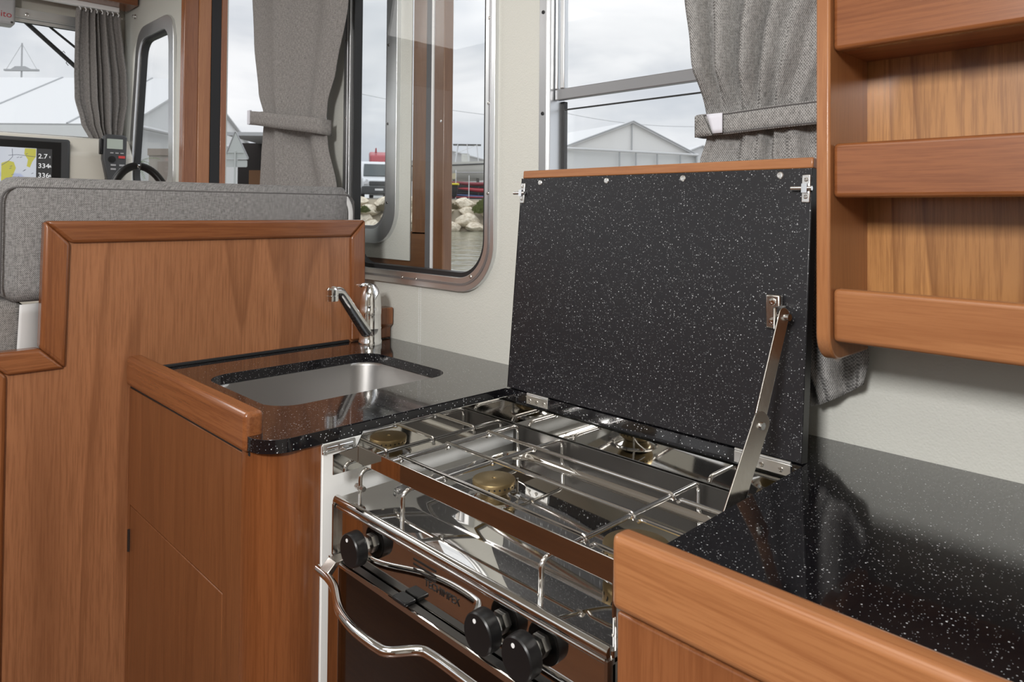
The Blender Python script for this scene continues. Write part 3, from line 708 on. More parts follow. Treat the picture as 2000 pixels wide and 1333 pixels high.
# ================================================================== RIGHT-HAND CABINET
rc = thing('galley_cabinet', (.08, .8, 0), 'cherry wood cabinet below the right-hand worktop, cut by the picture edge', 'cabinet')
b = MB(); b.box(-.438, -.420, .60, 1.10, 0, .878); b.build('side_panel', 'white_liner', rc)
b = MB(); b.box(-.441, .60, .582, .600, 0, .8485); b.build('front_panel', wood('cherry_right_z', 'z', (.275, .105, .040), (.155, .050, .017), .28, 8, 8.0, .3, .5), rc, bevel=.003)
b = MB(); b.box(-.436, .60, .588, .598, .8485, .8555); b.build('shadow_gap', 'black_gap', rc)
b = MB(); b.box(.580, .60, .60, 1.10, 0, .878); b.build('end_panel', wv('z'), rc)

# ================================================================== WALL SHELF
sh = thing('wall_shelf', (-.06, 1.02, 1.055), 'open cherry wood wall rack with deep front rails above the right-hand worktop', 'shelf')
def side(x0, x1):
    P = [(1.075, 1.056)] + [(.937 + .038 - .038 * math.sin(a), 1.056 + .038 - .038 * math.cos(a)) for a in [PI / 2 * k / 8 for k in range(9)]] + [(.937, 1.66), (1.075, 1.66)]
    m = MB(); m.prism([(x0, *p) for p in P], (x1 - x0, 0, 0)); return m
side(-.390, -.372).build('side_panel', wl('z'), sh, bevel=.003)
side(.262, .28).build('side_panel', wl('z'), sh, bevel=.003)
b = MB(); b.box(-.372, .262, 1.070, 1.078, 1.07, 1.66); b.build('back_panel', wood('cherry_back_z', 'z', (.47, .228, .080), (.185, .072, .024), .30, 10, 5.0, .25, .75), sh)
for z0, z1, m_ in ((1.083, 1.152, wl('x')), (1.270, 1.341, ws('x')), (1.462, 1.56, ws('x'))):
    b = MB(); b.box(-.3718, .2618, .946, .966, z0, z1); b.build('front_rail', m_, sh, bevel=.006, seg=3)
    b = MB(); b.box(-.3718, .2618, .966, 1.070, z0 + .004, z0 + .014); b.build('shelf_board', wv('x'), sh)
b = MB(); b.lathe((-.381, .985, 1.0555), (0, 0, -1), [(.004, 0), (.004, .003), (.002, .005), (.0001, .0055)], 12); b.build('foot', 'white_paint', sh)

# ================================================================== CURTAINS
def lerp_rows(rows, z):
    for (z0, a0, b0), (z1, a1, b1) in zip(rows, rows[1:]):
        if z0 <= z <= z1:
            t = (z - z0) / (z1 - z0); t = t * t * (3 - 2 * t) * .5 + t * .5
            return a0 + (a1 - a0) * t, b0 + (b1 - b0) * t
    return rows[-1][1:] if z > rows[-1][0] else rows[0][1:]
def curtain_mesh(rows, d0, folds, amp, swap, sharp=.35, seed=0, hem=None, extra=None):
    z0, z1 = rows[0][0], rows[-1][0]; rnd = random.Random(seed)
    ph = [rnd.uniform(0, 6.28) for _ in range(4)]
    def f(u, v):
        z = z0 + (z1 - z0) * v; a, b_ = lerp_rows(rows, z)
        x = a + (b_ - a) * u
        s = u + .03 * math.sin(6.28 * u * 1.7 + ph[0])
        w = math.sin(2 * PI * folds * s + ph[1] + .6 * math.sin(v * 2.5)); w = w * (1 - sharp) + sharp * (abs(w) * 2 - 1)
        w += .35 * math.sin(2 * PI * folds * 2.3 * s + ph[2] + v * 1.5)
        d = d0 + amp * w + (extra(u, z) if extra else 0)
        zz = z
        if hem and v < .12: zz = z + (1 - v / .12) * hem(u)
        return (d, x, zz) if swap else (x, d, zz)
    m = MB(); m.grid(f, 110, 70); return m
c2 = thing('curtain', (-.5, 1.1, 1.6), 'grey tweed curtain tied back at the drop window beside the wall shelf', 'curtain', 'tied grey curtains')
rows = [(.955, -.520, -.385), (1.02, -.57, -.378), (1.20, -.60, -.395), (1.334, -.652, -.40), (1.38, -.637, -.41), (1.41, -.638, -.405), (1.53, -.655, -.33), (1.62, -.670, -.25), (1.86, -.70, -.20)]
curtain_mesh(rows, 1.094, 3.4, .0095, False, seed=3, hem=lambda u: .060 * max(0, u - .45) ** 1.2 * 1.6,
             extra=lambda u, z: 0 if z < 1.36 else -min(1, max(0, z - 1.418) / .07) * (.004 + (.046 * abs(math.sin(PI * (u * 8 + .02))) ** .75 * max(0, 1 - u * 1.7) ** .6) + .012 * max(0, math.sin(u * 15)) * (u < .63))).build('cloth', 'curtain_near', c2, solid=.002, angle=180)
def band(path, h, dz):
    m = MB(); n = len(path)
    m.grid(lambda u, v: (lambda p: (p[0], p[1], p[2] + (v - .5) * h))(path[min(n - 1, int(round(u * (n - 1))))]), n - 1, 3); return m
tp = spline([(-.610, 1.113, 1.395), (-.652, 1.108, 1.396), (-.658, 1.090, 1.398), (-.640, 1.074, 1.398), (-.59, 1.072, 1.397), (-.52, 1.0725, 1.400), (-.44, 1.0735, 1.402), (-.38, 1.078, 1.404)], 6)
tb = band(tp, .036, 0).build('tieback', 'curtain_near', c2, solid=.004, angle=180)
b = MB(); b.tube([(p.x, p.y - .0022, p.z + .0155) for p in tp[12:]], .0012, 6); b.tube([(p.x, p.y - .0022, p.z - .0155) for p in tp[12:]], .0012, 6); b.build('tieback_seam', 'seam_thread', tb)
b = MB(); b.grid(lambda u, v: (-.626 + .030 * u + .012 * (1 - v) * (1 - u), 1.0655 - .0012 * u, 1.381 + .033 * v), 4, 4); b.build('velcro_patch', 'velcro', tb, solid=.002)
b = MB(); b.grid(lambda u, v: (-.655 + .040 * u * (1 - .45 * v) , 1.079 - .014 * u ** .6, 1.378 + .036 * v), 8, 4); b.build('tieback_fold', 'curtain_near', tb, solid=.003, angle=180)

c1 = thing('curtain', (-2.2, 1.07, 1.6), 'grey curtain tied back in the open doorway behind the seat cushion', 'curtain', 'tied grey curtains')
rows = [(1.05, -2.40, -1.80), (1.32, -2.365, -1.828), (1.44, -2.355, -1.88), (1.50, -2.345, -1.893), (1.565, -2.335, -1.885), (1.65, -2.38, -1.84), (1.83, -2.42, -1.775), (2.1, -2.45, -1.70)]
curtain_mesh(rows, 1.080, 1.7, .017, False, sharp=.15, seed=4).build('cloth', 'curtain_grey', c1, solid=.002, angle=180)
tp = spline([(-2.30, 1.105, 1.560), (-2.36, 1.085, 1.560), (-2.357, 1.050, 1.558), (-2.25, 1.036, 1.545), (-2.10, 1.036, 1.523), (-1.97, 1.040, 1.506), (-1.892, 1.052, 1.494), (-1.888, 1.09, 1.49)], 6)
tb = band(tp, .046, 0).build('tieback', 'curtain_grey', c1, solid=.005, angle=180)
b = MB(); b.box(-2.354, -2.334, 1.040, 1.047, 1.535, 1.582); b.build('velcro_patch', 'velcro', tb)

c3 = thing('curtain', (-3.9, 1.0, 1.9), 'dark grey curtain gathered on a white rail in the windscreen corner', 'curtain')
k = 3.92 / 3.55
Y = lambda y: y * k
Zf = lambda z: 1.25 + (z - 1.25) * k
rows = [(Zf(1.545), Y(.862), Y(.985)), (Zf(1.62), Y(.825), Y(.995)), (Zf(1.73), Y(.797), Y(1.010)), (Zf(1.84), Y(.794), Y(1.006)), (Zf(1.97), Y(.795), Y(.99)), (Zf(2.09), Y(.797), Y(.975)), (Zf(2.125), Y(.80), Y(.972))]
curtain_mesh(rows, -3.94, 3.3, .024, True, sharp=.5, seed=8).build('cloth', 'curtain_grey', c3, solid=.002, angle=180)
cr = thing('curtain_rail', (-3.92, .9, 2.235), 'white curtain rail with hooks under the wheelhouse ceiling', 'rail')
b = MB(); b.box(-3.935, -3.905, .55, 1.065, 2.222, 2.246); b.build('track', 'white_paint', cr, bevel=.002)
for q in range(8):
    b = MB(); y = .892 + q * .024; b.tube([(-3.92, y, 2.222), (-3.917, y + .006, 2.212), (-3.92, y + .004, 2.202)], .003, 8); b.build('hook', 'white_paint', cr)
b = MB(); b.box(-3.96, -3.80, -.6, 1.12, 2.246, 2.33); tag(b.build('trim_2', ws('y'), None, bevel=.004), 'cherry wood beam above the white curtain rail', 'beam', kind='structure')
sn = MB(); sn.lathe((-3.86, 1.128, 2.205), (0, -1, 0), [(.012, 0), (.012, .004), (.007, .006), (.007, .016), (.0001, .018)], 16); tag(sn.build('curtain_stud', 'chrome', None), 'small chrome stud on the cream wall beside the front curtain', 'fitting')

# ================================================================== HELM
dc = MB(); dc.prism([(-4.048, -1.0, .6), (-4.048, -1.0, 1.553), (-4.02, -1.0, 1.583), (-3.87, -1.0, 1.583), (-3.80, -1.0, 1.50), (-3.80, -1.0, .6)], (0, 2.11, 0))
tag(dc.build('dashboard', 'cream_gelcoat', None, bevel=.012, seg=3), 'cream dashboard below the windscreen', 'dashboard')
pl = thing('chart_plotter', (-3.79, .60, 1.36), 'black chart plotter with a lit nautical map on the cream dashboard', 'chart plotter')
XP = -3.785
b = MB(); b.box(XP - .07, XP, .30, .838, 1.30, 1.562); b.build('case', 'charcoal_plastic', pl, bevel=.012, seg=3)
b = MB(); b.box(XP, XP + .002, .315, .800, 1.315, 1.545); b.build('bezel', 'black_plastic', pl, bevel=.001)
def screenmat():
    m = mat('map_screen', (.3, .33, .38), .3); nt = m.node_tree; v = coords(m, (1, 1, 1), rnd=False)
    n = noise(nt, v, 9.0, 2, .5, .4)
    r = ramp(nt, n, [(.0, (.36, .38, .58)), (.40, (.40, .44, .60)), (.44, (.55, .58, .64)), (1, (.62, .64, .68))])
    b_ = bsdf(m); b_.inputs['Base Color'].default_value = (0, 0, 0, 1)
    nt.links.new(r.outputs[0], b_.inputs['Emission Color']); b_.inputs['Emission Strength'].default_value = .95
    return m
screenmat()
b = MB(); b.box(XP + .002, XP + .003, .33, .704, 1.33, 1.512); scn = b.build('screen', 'map_screen', pl)
mat('chart_line', (.15, .17, .22), .5)
CL = [[(.60, 1.475), (.63, 1.48), (.70, 1.474)], [(.575, 1.43), (.60, 1.45), (.615, 1.47), (.613, 1.505)]]
for q in range(14):
    y = .60 + .1 * random.random(); z = 1.36 + .13 * random.random(); CL.append([(y, z), (y + .008, z + .004)])
for p in CL:
    b = MB(); b.tube([(XP + .0035, *q) for q in p], .0011, 5); b.build('chart_line', 'chart_line', scn)
land = mat('chart_land', (.0, .0, .0), .4, emit=(.52, .49, .09, .9))
for k_ in (0, 1):
  b = MB()
  if k_ == 0: b.plate('yz', [(.575, 1.34), (.60, 1.34), (.615, 1.38), (.628, 1.42), (.62, 1.446), (.60, 1.452), (.575, 1.44)], [], XP + .0031, XP + .0034)
  else: b.plate('yz', [(.660, 1.51), (.702, 1.51), (.702, 1.475), (.688, 1.45), (.68, 1.425), (.668, 1.43), (.672, 1.46), (.658, 1.485)], [], XP + .0031, XP + .0034)
  b.build('chart_land', land, scn)
b = MB(); b.box(XP + .002, XP + .0028, .706, .764, 1.33, 1.512); dcol = b.build('data_column', 'charcoal_plastic', pl)
wt = mat('lit_digits', (.0, .0, .0), .4, emit=(.9, .9, .9, .9))
for t, z, un in (('2.7', 1.468, 't'), ('334', 1.425, '&'), ('336', 1.382, '&')):
    b = MB(); b.text('yz', t, .710, z, .030, XP + .0034); b.build('digits', wt, dcol, smooth=False)
    b = MB(); b.text('yz', un, .753, z + .004, .015, XP + .0034); b.build('unit', wt, dcol, smooth=False)

vh = thing('radio_handset', (-3.76, 1.0, 1.40), 'black marine radio handset with a small screen and a red key', 'radio handset', rot=(0, 0, 0))
XV = -3.745
P = [(.985, 1.365), (1.030, 1.362), (1.062, 1.44), (1.066, 1.585), (1.052, 1.596), (.98, 1.597), (.965, 1.585), (.962, 1.48)]
b = MB(); b.prism([(XV - .04, *p) for p in P], (.04, 0, 0)); b.build('case', 'charcoal_plastic', vh, bevel=.006, seg=3)
b = MB(); b.box(XV - .03, XV - .005, .950, .963, 1.50, 1.575); b.build('push_key', 'black_plastic', vh, bevel=.004)
b = MB(); b.box(XV, XV + .0015, .978, 1.046, 1.528, 1.575); b.build('display', mat('lcd', (.40, .45, .40), .35), vh)
b = MB(); b.lathe((XV, 1.000, 1.478), (1, 0, 0), [(.016, 0), (.016, .003), (.009, .003), (.009, .006), (.0001, .006)], 18); b.build('dial', 'black_plastic', vh)
b = MB(); b.box(XV, XV + .004, 1.028, 1.056, 1.484, 1.496); b.build('red_key', mat('red_key', (.55, .05, .05), .4), vh)
for y in (.995, 1.032):
    for z in (1.428, 1.447): b = MB(); b.box(XV, XV + .003, y, y + .022, z, z + .008); b.build('key', 'grey_plastic', vh)
for y in (.992, 1.014, 1.036): b = MB(); b.box(XV, XV + .003, y, y + .014, 1.506, 1.511); b.build('key', 'grey_plastic', vh)
b = MB(); b.box(-3.80, XV - .04, .985, 1.04, 1.38, 1.48); b.build('cradle', 'black_plastic', vh)

wh = thing('steering_wheel', (-3.2, .967, 1.23), 'black steering wheel rim with chrome spokes rising behind the seat cushion', 'steering wheel')
def arcpts(a0, a1, r, n=16): return [(-3.2 - .25 * (r * math.sin(math.radians(a0 + (a1 - a0) * k / n)) - .0), .967 + r * math.cos(math.radians(a0 + (a1 - a0) * k / n)) * .62, 1.235 + r * math.sin(math.radians(a0 + (a1 - a0) * k / n))) for k in range(n + 1)]
for a0, a1 in ((28, 86), (94, 152)):
    b = MB(); b.tube(arcpts(a0, a1, .190), .0165, 14); b.build('grip', 'black_plastic', wh)
b = MB(); b.tube(arcpts(-208, 28, .190, 40), .009, 12); b.tube(arcpts(86, 94, .19, 4), .006, 10); b.build('rim', 'chrome', wh)
for a in (20, 160, 270): b = MB(); p = arcpts(a, a + 1, .19, 1)[0]; b.cyl((-3.23, .967, 1.235), p, .006, n=10); b.build('spoke', 'chrome', wh)
b = MB(); b.lathe((-3.26, .967, 1.235), (1, 0, 0), [(.04, 0), (.04, .02), (.02, .04), (.0001, .042)], 24); b.build('hub', 'chrome', wh)
b = MB(); b.cyl((-3.80, .967, 1.15), (-3.255, .967, 1.235), .022, n=14); b.build('column', 'black_plastic', wh)

ab = thing('autopilot_box', (-3.93, .52, 2.09), 'grey control box with screws and red lettering above the windscreen', 'control box')  # control box of the autopilot
b = MB(); b.box(-4.02, -3.93, .36, .640, 2.083, 2.246); b.build('case', 'grey_plastic', ab, bevel=.012, seg=3)
for p in ((.628, 2.236), (.626, 2.094)): screw('screw', (-3.93, *p), (1, 0, 0), .005, ab, 'dark_metal')
b = MB(); b.text('yz', 'ito', .582, 2.115, .040, -3.9296); b.build('lettering', 'red_print', ab, smooth=False)

# outside the windscreen: two struts
for nm, p0, p1, r, lab in (('wiper_arm', (-4.13, .69, 2.17), (-4.13, 1.00, 1.90), .011, 'thick dark wiper arm slanting across the windscreen'), ('wiper_arm', (-4.13, .78, 2.17), (-4.13, 1.02, 1.99), .006, 'thin dark wiper rod slanting beside the thick arm')):
    b = MB(); b.cyl(p0, p1, r, n=12); b.cyl(p1, Vector(p1) + (Vector(p1) - Vector(p0)) * .6, r * .6, n=10); tag(b.build(nm, 'black_rubber', None), lab, 'wiper arm')

# ================================================================== OUTSIDE (R to the right of the view, D away, z up)
_R = Vector((math.cos(YAW), math.sin(YAW), 0)); _F = Vector((-math.sin(YAW), math.cos(YAW), 0))
def E(R, D, z): return _R * R + _F * D + Vector((0, 0, z))
QZ = 1.95
def ebox(m, r0, r1, d0, d1, z0, z1):
    v = [m.bm.verts.new(E(r, d, z)) for r in (r0, r1) for d in (d0, d1) for z in (z0, z1)]
    for q in ((0, 1, 3, 2), (4, 6, 7, 5), (0, 4, 5, 1), (2, 3, 7, 6), (0, 2, 6, 4), (1, 5, 7, 3)): m.face([v[i] for i in q])
    return m
wm = mat('harbour_water', (.17, .175, .125), .12, spec=.5); nt = wm.node_tree
v = coords(wm, (1, 1, 1), rnd=False); n = noise(nt, v, 1.1, 3, .5, .6); bump(wm, n, .55, .25)
b = MB(); b.prism([E(-40, 4.0, -.02), E(30, 4.0, -.02), E(30, 43.5, -.02), E(-40, 43.5, -.02)], (0, 0, .02)); struct(b, 'water', 'harbour_water', 'rippled grey-green harbour water below the rock bank', 'water', smooth=False)
gm = mat('quay_ground', (.30, .285, .26), .9)
b = MB(); ebox(b, -140, 90, 43.6, 160, -.5, QZ); struct(b, 'quay', 'quay_ground', 'grey quay ground above the rock bank', 'quay', smooth=False)
# riprap
rk = mat('limestone', (.60, .53, .41), .9); nt = rk.node_tree; v = coords(rk, (1, 1, 1)); n = noise(nt, v, 4.5, 5, .6)
nt.links.new(ramp(nt, n, [(.3, (.44, .37, .27)), (.5, (.70, .62, .49)), (.7, (.84, .78, .66))]).outputs[0], bsdf(rk).inputs['Base Color']); bump(rk, n, .8, .08)
rnd = random.Random(21); rocks = []
def rock_mesh(seed):
    r = random.Random(seed); m = MB(); bmesh.ops.create_icosphere(m.bm, subdivisions=3, radius=1)
    pl = [(Vector((r.uniform(-1, 1), r.uniform(-1, 1), r.uniform(-1, 1))).normalized(), r.uniform(.55, .85)) for _ in range(11)]
    for q in m.bm.verts:
        for nn, d in pl:
            e = q.co.dot(nn) - d
            if e > 0: q.co -= nn * e * .92
    return m
protos = []
b = MB(); b.prism([E(-15, 42.2, -.2), E(-15, 43.62, 1.9), E(-15, 44.0, 1.9), E(-15, 44.0, -.2)], E(5.5, 0, 0) - E(-15, 0, 0)); bk = mat('bank_earth', (.40, .35, .27), .95)
struct(b, 'bank', 'bank_earth', 'earth bank between the boulders below the quay', 'bank', smooth=False)
for row in range(4):
    D = 42.15 + row * .34; z = .18 + row * .50; R = -13.4 + row * .5
    while R < 4.5:
        s = rnd.uniform(.62, .92)
        if len(protos) < 8:
            o = rock_mesh(len(protos)).build('boulder', 'limestone', None, angle=20); protos.append(o)
        else:
            o = rnd.choice(protos).copy(); COL.objects.link(o)
        R += s * 1.02
        o.location = E(R, D + rnd.uniform(-.08, .08), z + rnd.uniform(-.06, .06))
        o.scale = (s * rnd.uniform(.95, 1.15), s * .62, s * rnd.uniform(.50, .60)); o.rotation_euler = (rnd.uniform(-.25, .25), rnd.uniform(-.25, .25), YAW + rnd.uniform(-.4, .4))
        tag(o, 'pale limestone boulder in the rock bank along the harbour water', 'boulder', 'boulders of the rock bank'); R += s * 1.02
mat('weed_green', (.13, .15, .05), .9); mat('weed_brown', (.16, .13, .075), .9)
def bush(name, c, sx, sz, m, label, n=420, seed=1, leaf=.16):
    r = random.Random(seed); mb = MB()
    for k in range(n):
        a = r.uniform(0, 6.28); t = r.random() ** .5; h = r.random()
        base = E(c[0] + math.cos(a) * t * sx * .8, c[1] + math.sin(a) * t * .35, c[2])
        tip = base + _R * r.uniform(-.3, .3) * sx + _F * r.uniform(-.25, .1) + Vector((0, 0, sz * (.35 + .65 * h) * (1.1 - t * .6)))
        w = _R * leaf * .5; mid = (base + tip) / 2
        vs = [mb.bm.verts.new(p) for p in (mid - w * .8, tip - (tip - mid) * .3 - w, tip, tip - (tip - mid) * .3 + w)]; mb.face(vs)
    return tag(mb.build(name, m, None, smooth=False), label, 'bush')
bush('bush', (-7.4, 42.6, 1.05), .75, .75, 'weed_brown', 'brownish weeds on the rock bank seen through the sliding door window', seed=3)
bush('bush', (-8.8, 42.4, 1.0), .35, .5, 'weed_green', 'small green tuft on the rock bank below the white van', 200, seed=4)
bush('bush', (-3.9, 42.4, 1.2), .75, .62, 'weed_brown', 'olive weeds on the rock bank below the yellow-lidded bin', seed=5)
bush('bush', (-1.75, 42.5, .95), .6, 1.05, 'weed_green', 'green weeds on the rock bank at the right of the tall window', seed=6)

# vehicles
mat('van_white', (.62, .64, .66), .3); mat('vehicle_glass', (.045, .06, .065), .12); mat('truck_red', (.36, .035, .05), .4)
def loc_fr(c, yaw):
    """local frame: x across, y back, z up"""
    ca, sa = math.cos(yaw), math.sin(yaw)
    rx = _R * ca + _F * sa; ry = _F * ca - _R * sa; o = E(*c)
    return lambda x, y, z: o + rx * x + ry * y + Vector((0, 0, z))
def lbox(m, f, x0, x1, y0, y1, z0, z1):
    v = [m.bm.verts.new(f(x, y, z)) for x in (x0, x1) for y in (y0, y1) for z in (z0, z1)]
    for q in ((0, 1, 3, 2), (4, 6, 7, 5), (0, 4, 5, 1), (2, 3, 7, 6), (0, 2, 6, 4), (1, 5, 7, 3)): m.face([v[i] for i in q])
    return m
def profile(m, f, x0, x1, P): m.prism([f(x0, *p) for p in P], f(x1, 0, 0) - f(x0, 0, 0)); return m
f = loc_fr((-8.45, 45.2, QZ), .30)
van = thing('van', f(0, 2, 0), 'white delivery van parked on the quay, seen through the sliding door window', 'van')
profile(MB(), f, -1.03, 1.03, [(.0, .35), (.02, .95), (.16, 1.22), (.85, 1.42), (1.62, 2.30), (1.95, 2.46), (5.2, 2.50), (5.3, .35)]).build('body', 'van_white', van, bevel=.12, seg=3)
b = MB(); b.prism([f(-.90, .84, 1.46), f(.90, .84, 1.46), f(.80, 1.52, 2.24), f(-.80, 1.52, 2.24)], (f(0, -.04, .03) - f(0, 0, 0))); b.build('windscreen', 'vehicle_glass', van)
b = MB(); b.prism([f(-1.045, 1.30, 1.45), f(-1.045, 2.35, 1.45), f(-1.045, 2.35, 2.12), f(-1.045, 1.80, 2.15)], f(.03, 0, 0) - f(0, 0, 0)); b.build('side_window', 'vehicle_glass', van)
b = MB(); lbox(b, f, -1.04, 1.04, -.06, .5, .28, .78); lbox(b, f, -.62, .62, -.05, .2, .80, 1.10); b.build('bumper', 'charcoal_plastic', van, bevel=.06)
for s in (-1, 1):
    b = MB(); b.prism([f(s * .98, .0, .88), f(s * .66, -.06, .92), f(s * .70, .18, 1.20), f(s * 1.0, .34, 1.26)], f(0, -.05, 0) - f(0, 0, 0)); b.build('headlight', 'grey_plastic', van)
    for y in (1.0, 4.2): b = MB(); b.cyl(f(s * 1.05, y, .36), f(s * .82, y, .36), .36, n=24); b.build('wheel', 'black_rubber', van, bevel=.03)
    b = MB(); b.cyl(f(s * 1.056, 1.0, .36), f(s * 1.04, 1.0, .36), .2, n=20); b.build('wheel_trim', 'aluminium', van)
    b = MB(); lbox(b, f, s * 1.16 - .12, s * 1.16 + .12, 1.35, 1.5, 1.45, 1.85); b.build('mirror', 'charcoal_plastic', van, bevel=.05)
b = MB(); lbox(b, f, -.26, .26, -.075, -.06, .50, .62); b.build('number_plate', 'white_paint', van)
f = loc_fr((-9.9, 56.0, QZ), .25)
trk = thing('truck', f(0, 2, 0), 'red lorry cab standing behind the white van', 'truck')
profile(MB(), f, -1.25, 1.25, [(.0, .5), (.0, 1.75), (.16, 2.75), (.30, 2.95), (.75, 3.62), (1.9, 3.95), (2.3, 3.95), (2.3, .5)]).build('cab', 'truck_red', trk, bevel=.15, seg=3)
b = MB(); b.prism([f(-1.1, -.03, 1.85), f(1.1, -.03, 1.85), f(1.02, .12, 2.72), f(-1.02, .12, 2.72)], f(0, -.05, 0) - f(0, 0, 0)); b.build('windscreen', 'vehicle_glass', trk)
lbox(MB(), f, -1.22, 1.22, -.35, .1, 2.70, 2.85).build('sun_visor', 'charcoal_plastic', trk, bevel=.03)
lbox(MB(), f, -1.25, 1.25, -.08, .3, .4, .95).build('bumper', 'charcoal_plastic', trk, bevel=.05)
for s in (-.75, .55): b = MB(); b.cyl(f(s, 1.2, 3.80), f(s, 1.2, 4.22), .09, .05, 12); b.build('horn', 'truck_red', trk)
for s in (-1, 1): b = MB(); b.cyl(f(s * 1.24, 1.1, .5), f(s * .95, 1.1, .5), .5, n=24); b.build('wheel', 'black_rubber', trk)
for y in (3.5, 5.0): b = MB(); b.cyl(f(1.24, y, .5), f(.95, y, .5), .5, n=24); b.build('wheel', 'black_rubber', trk)
lbox(MB(), f, -.5, .5, 2.2, 6.0, .7, .95).build('chassis', 'charcoal_plastic', trk)

# motor boat on a cradle
mat('hull_white', (.62, .62, .58), .35)
f = loc_fr((-4.0, 51.0, QZ), .05)
bt = thing('motor_boat', f(0, 0, 1.4), 'white motor boat with a thin dark sun top laid up behind the fence', 'boat')
b = MB(); rings = []
for k in range(13):
    t = k / 12; x = -4.2 + 7.4 * t; w = 1.15 * (1 - max(0, (t - .55) / .45) ** 2.2) + .02; sh = 2.55 + .35 * t * t; kl = 1.35 + .75 * max(0, t - .7) ** 1.5 * 3
    rings.append([f(x, -w, sh), f(x, -w * .93, sh - .45), f(x, -w * .6, kl + .25), f(x, 0, kl), f(x, w * .6, kl + .25), f(x, w * .93, sh - .45), f(x, w, sh), f(x, w * .86, sh - .03), f(x, 0, sh - .08), f(x, -w * .86, sh - .03)])
b.loft(rings, True, True); b.build('hull', 'hull_white', bt, angle=50)
b = MB(); b.tube([f(-4.2 + 7.4 * k / 12, -(1.15 * (1 - max(0, (k / 12 - .55) / .45) ** 2.2) + .03), 2.35 + .35 * (k / 12) ** 2) for k in range(12)], .045, 8); b.build('rubbing_strake', 'charcoal_plastic', bt)
b = MB(); lbox(b, f, .35, .95, -.4, .4, 2.5, 3.35); b.build('console', 'hull_white', bt, bevel=.12)
b = MB()
for x, xt in ((-.1, .1), (.9, .75), (1.6, 1.45)):
    for s in (-.6, .6): b.cyl(f(x, s, 2.5), f(xt, s, 3.98), .028, n=8)
b.cyl(f(-.1, -.6, 3.3), f(1.4, -.6, 3.9), .02, n=8); b.build('top_frame', 'aluminium', bt)
b = MB(); lbox(b, f, -.25, 1.75, -.6, .6, 3.97, 3.995); b.build('sun_top', 'charcoal_plastic', bt, bevel=.02)
b = MB()
for x in (-2.4, 1.5):
    for s in (-.6, .6): b.cyl(f(x, s * 1.2, 0), f(x, s * .6, 1.75), .06, n=8)
    b.cyl(f(x, -.7, .06), f(x, .7, .06), .05, n=8)
b.build('cradle', 'dark_metal', bt)
# rack of laid up dinghies, fence, bin
mat('tarp_red', (.20, .035, .045), .6); mat('kayak_blue', (.06, .09, .20), .5); mat('tarp_dark', (.03, .03, .035), .8); mat('dinghy_cream', (.55, .50, .36), .5); mat('bin_yellow', (.62, .52, .03), .45)
for nm, c, L, r, m_, lab in (('kayak', (-2.4, 48.6, QZ + 1.15), 2.2, .17, 'tarp_red', 'dark red kayak on the upper rack behind the fence'), ('kayak', (-1.9, 48.6, QZ + .72), 1.8, .20, 'truck_red', 'brighter red kayak on the middle rack behind the fence'), ('kayak', (-2.0, 48.6, QZ + .28), 2.0, .15, 'kayak_blue', 'blue kayak lowest on the rack behind the fence')):
    b = MB(); ff = loc_fr(c, 0); P = [ff(-L + 2 * L * k / 16, 0, .06 * math.cos(k / 16 * 6.28)) for k in range(17)]; b.tube(P, [r * max(.08, math.sin(PI * k / 16) ** .5) for k in range(17)], 14, flat=(1, .7)); tag(b.build(nm, m_, None), lab, 'kayak', None)
rkk = thing('boat_rack', E(-2.2, 48.9, QZ), 'dark steel rack holding kayaks behind the fence', 'rack')
for R_ in (-4.0, -2.3, -.5):
    b = MB(); ebox(b, R_ - .04, R_ + .04, 48.85, 48.95, QZ, QZ + 1.5); b.build('upright', 'dark_metal', rkk)
for h in (.10, .52, .98):
    b = MB(); ebox(b, -4.0, -.5, 48.75, 48.95, QZ + h - .04, QZ + h); b.build('arm', 'dark_metal', rkk)
b = MB(); ebox(b, -4.2, -.2, 49.4, 49.6, QZ, QZ + 1.25); tag(b.build('tarpaulin', 'tarp_dark', None, bevel=.05), 'dark tarpaulin hung behind the kayak rack', 'tarpaulin')
fn = thing('fence', E(-2.6, 47.0, QZ), 'low pipe fence in front of the kayak rack', 'fence')
for R_, h in ((-3.72, 1.95), (-2.85, 1.6), (-1.2, 1.6)):
    b = MB(); b.cyl(E(R_, 47, QZ), E(R_, 47, QZ + h), .035, n=8); b.build('post', 'aluminium', fn)
b = MB(); b.cyl(E(-3.72, 47, QZ + 1.78), E(-.6, 47, QZ + 1.80), .03, n=8); b.build('top_rail', 'aluminium_dark', fn)
b = MB(); b.cyl(E(-4.4, 46.8, QZ + .16), E(-.6, 46.8, QZ + .16), .03, n=8); b.build('red_line', 'truck_red', fn)
bn = thing('wheelie_bin', E(-3.75, 44.4, QZ), 'black bin with a bright yellow lid at the edge of the quay', 'bin')
b = MB(); b.prism([E(-4.25, 44.2, QZ + .12), E(-3.48, 44.2, QZ + .12), E(-3.36, 44.2, QZ + .86), E(-4.35, 44.2, QZ + .86)], _F * .6); b.build('body', 'black_plastic', bn, bevel=.04)
b = MB(); ebox(b, -4.4, -3.32, 44.12, 44.85, QZ + .86, QZ + .98); b.build('lid', 'bin_yellow', bn, bevel=.04)
b = MB(); ebox(b, -4.12, -3.95, 44.185, 44.2, QZ + .45, QZ + .68); b.build('sticker', 'white_paint', bn)
for R_ in (-4.15, -3.6): b = MB(); b.cyl(E(R_ - .05, 44.3, QZ + .08), E(R_ + .05, 44.3, QZ + .08), .08, n=14); b.build('wheel', 'black_rubber', bn)
dn = MB(); ff = loc_fr((-4.5, 46.0, QZ + 1.45), 0)
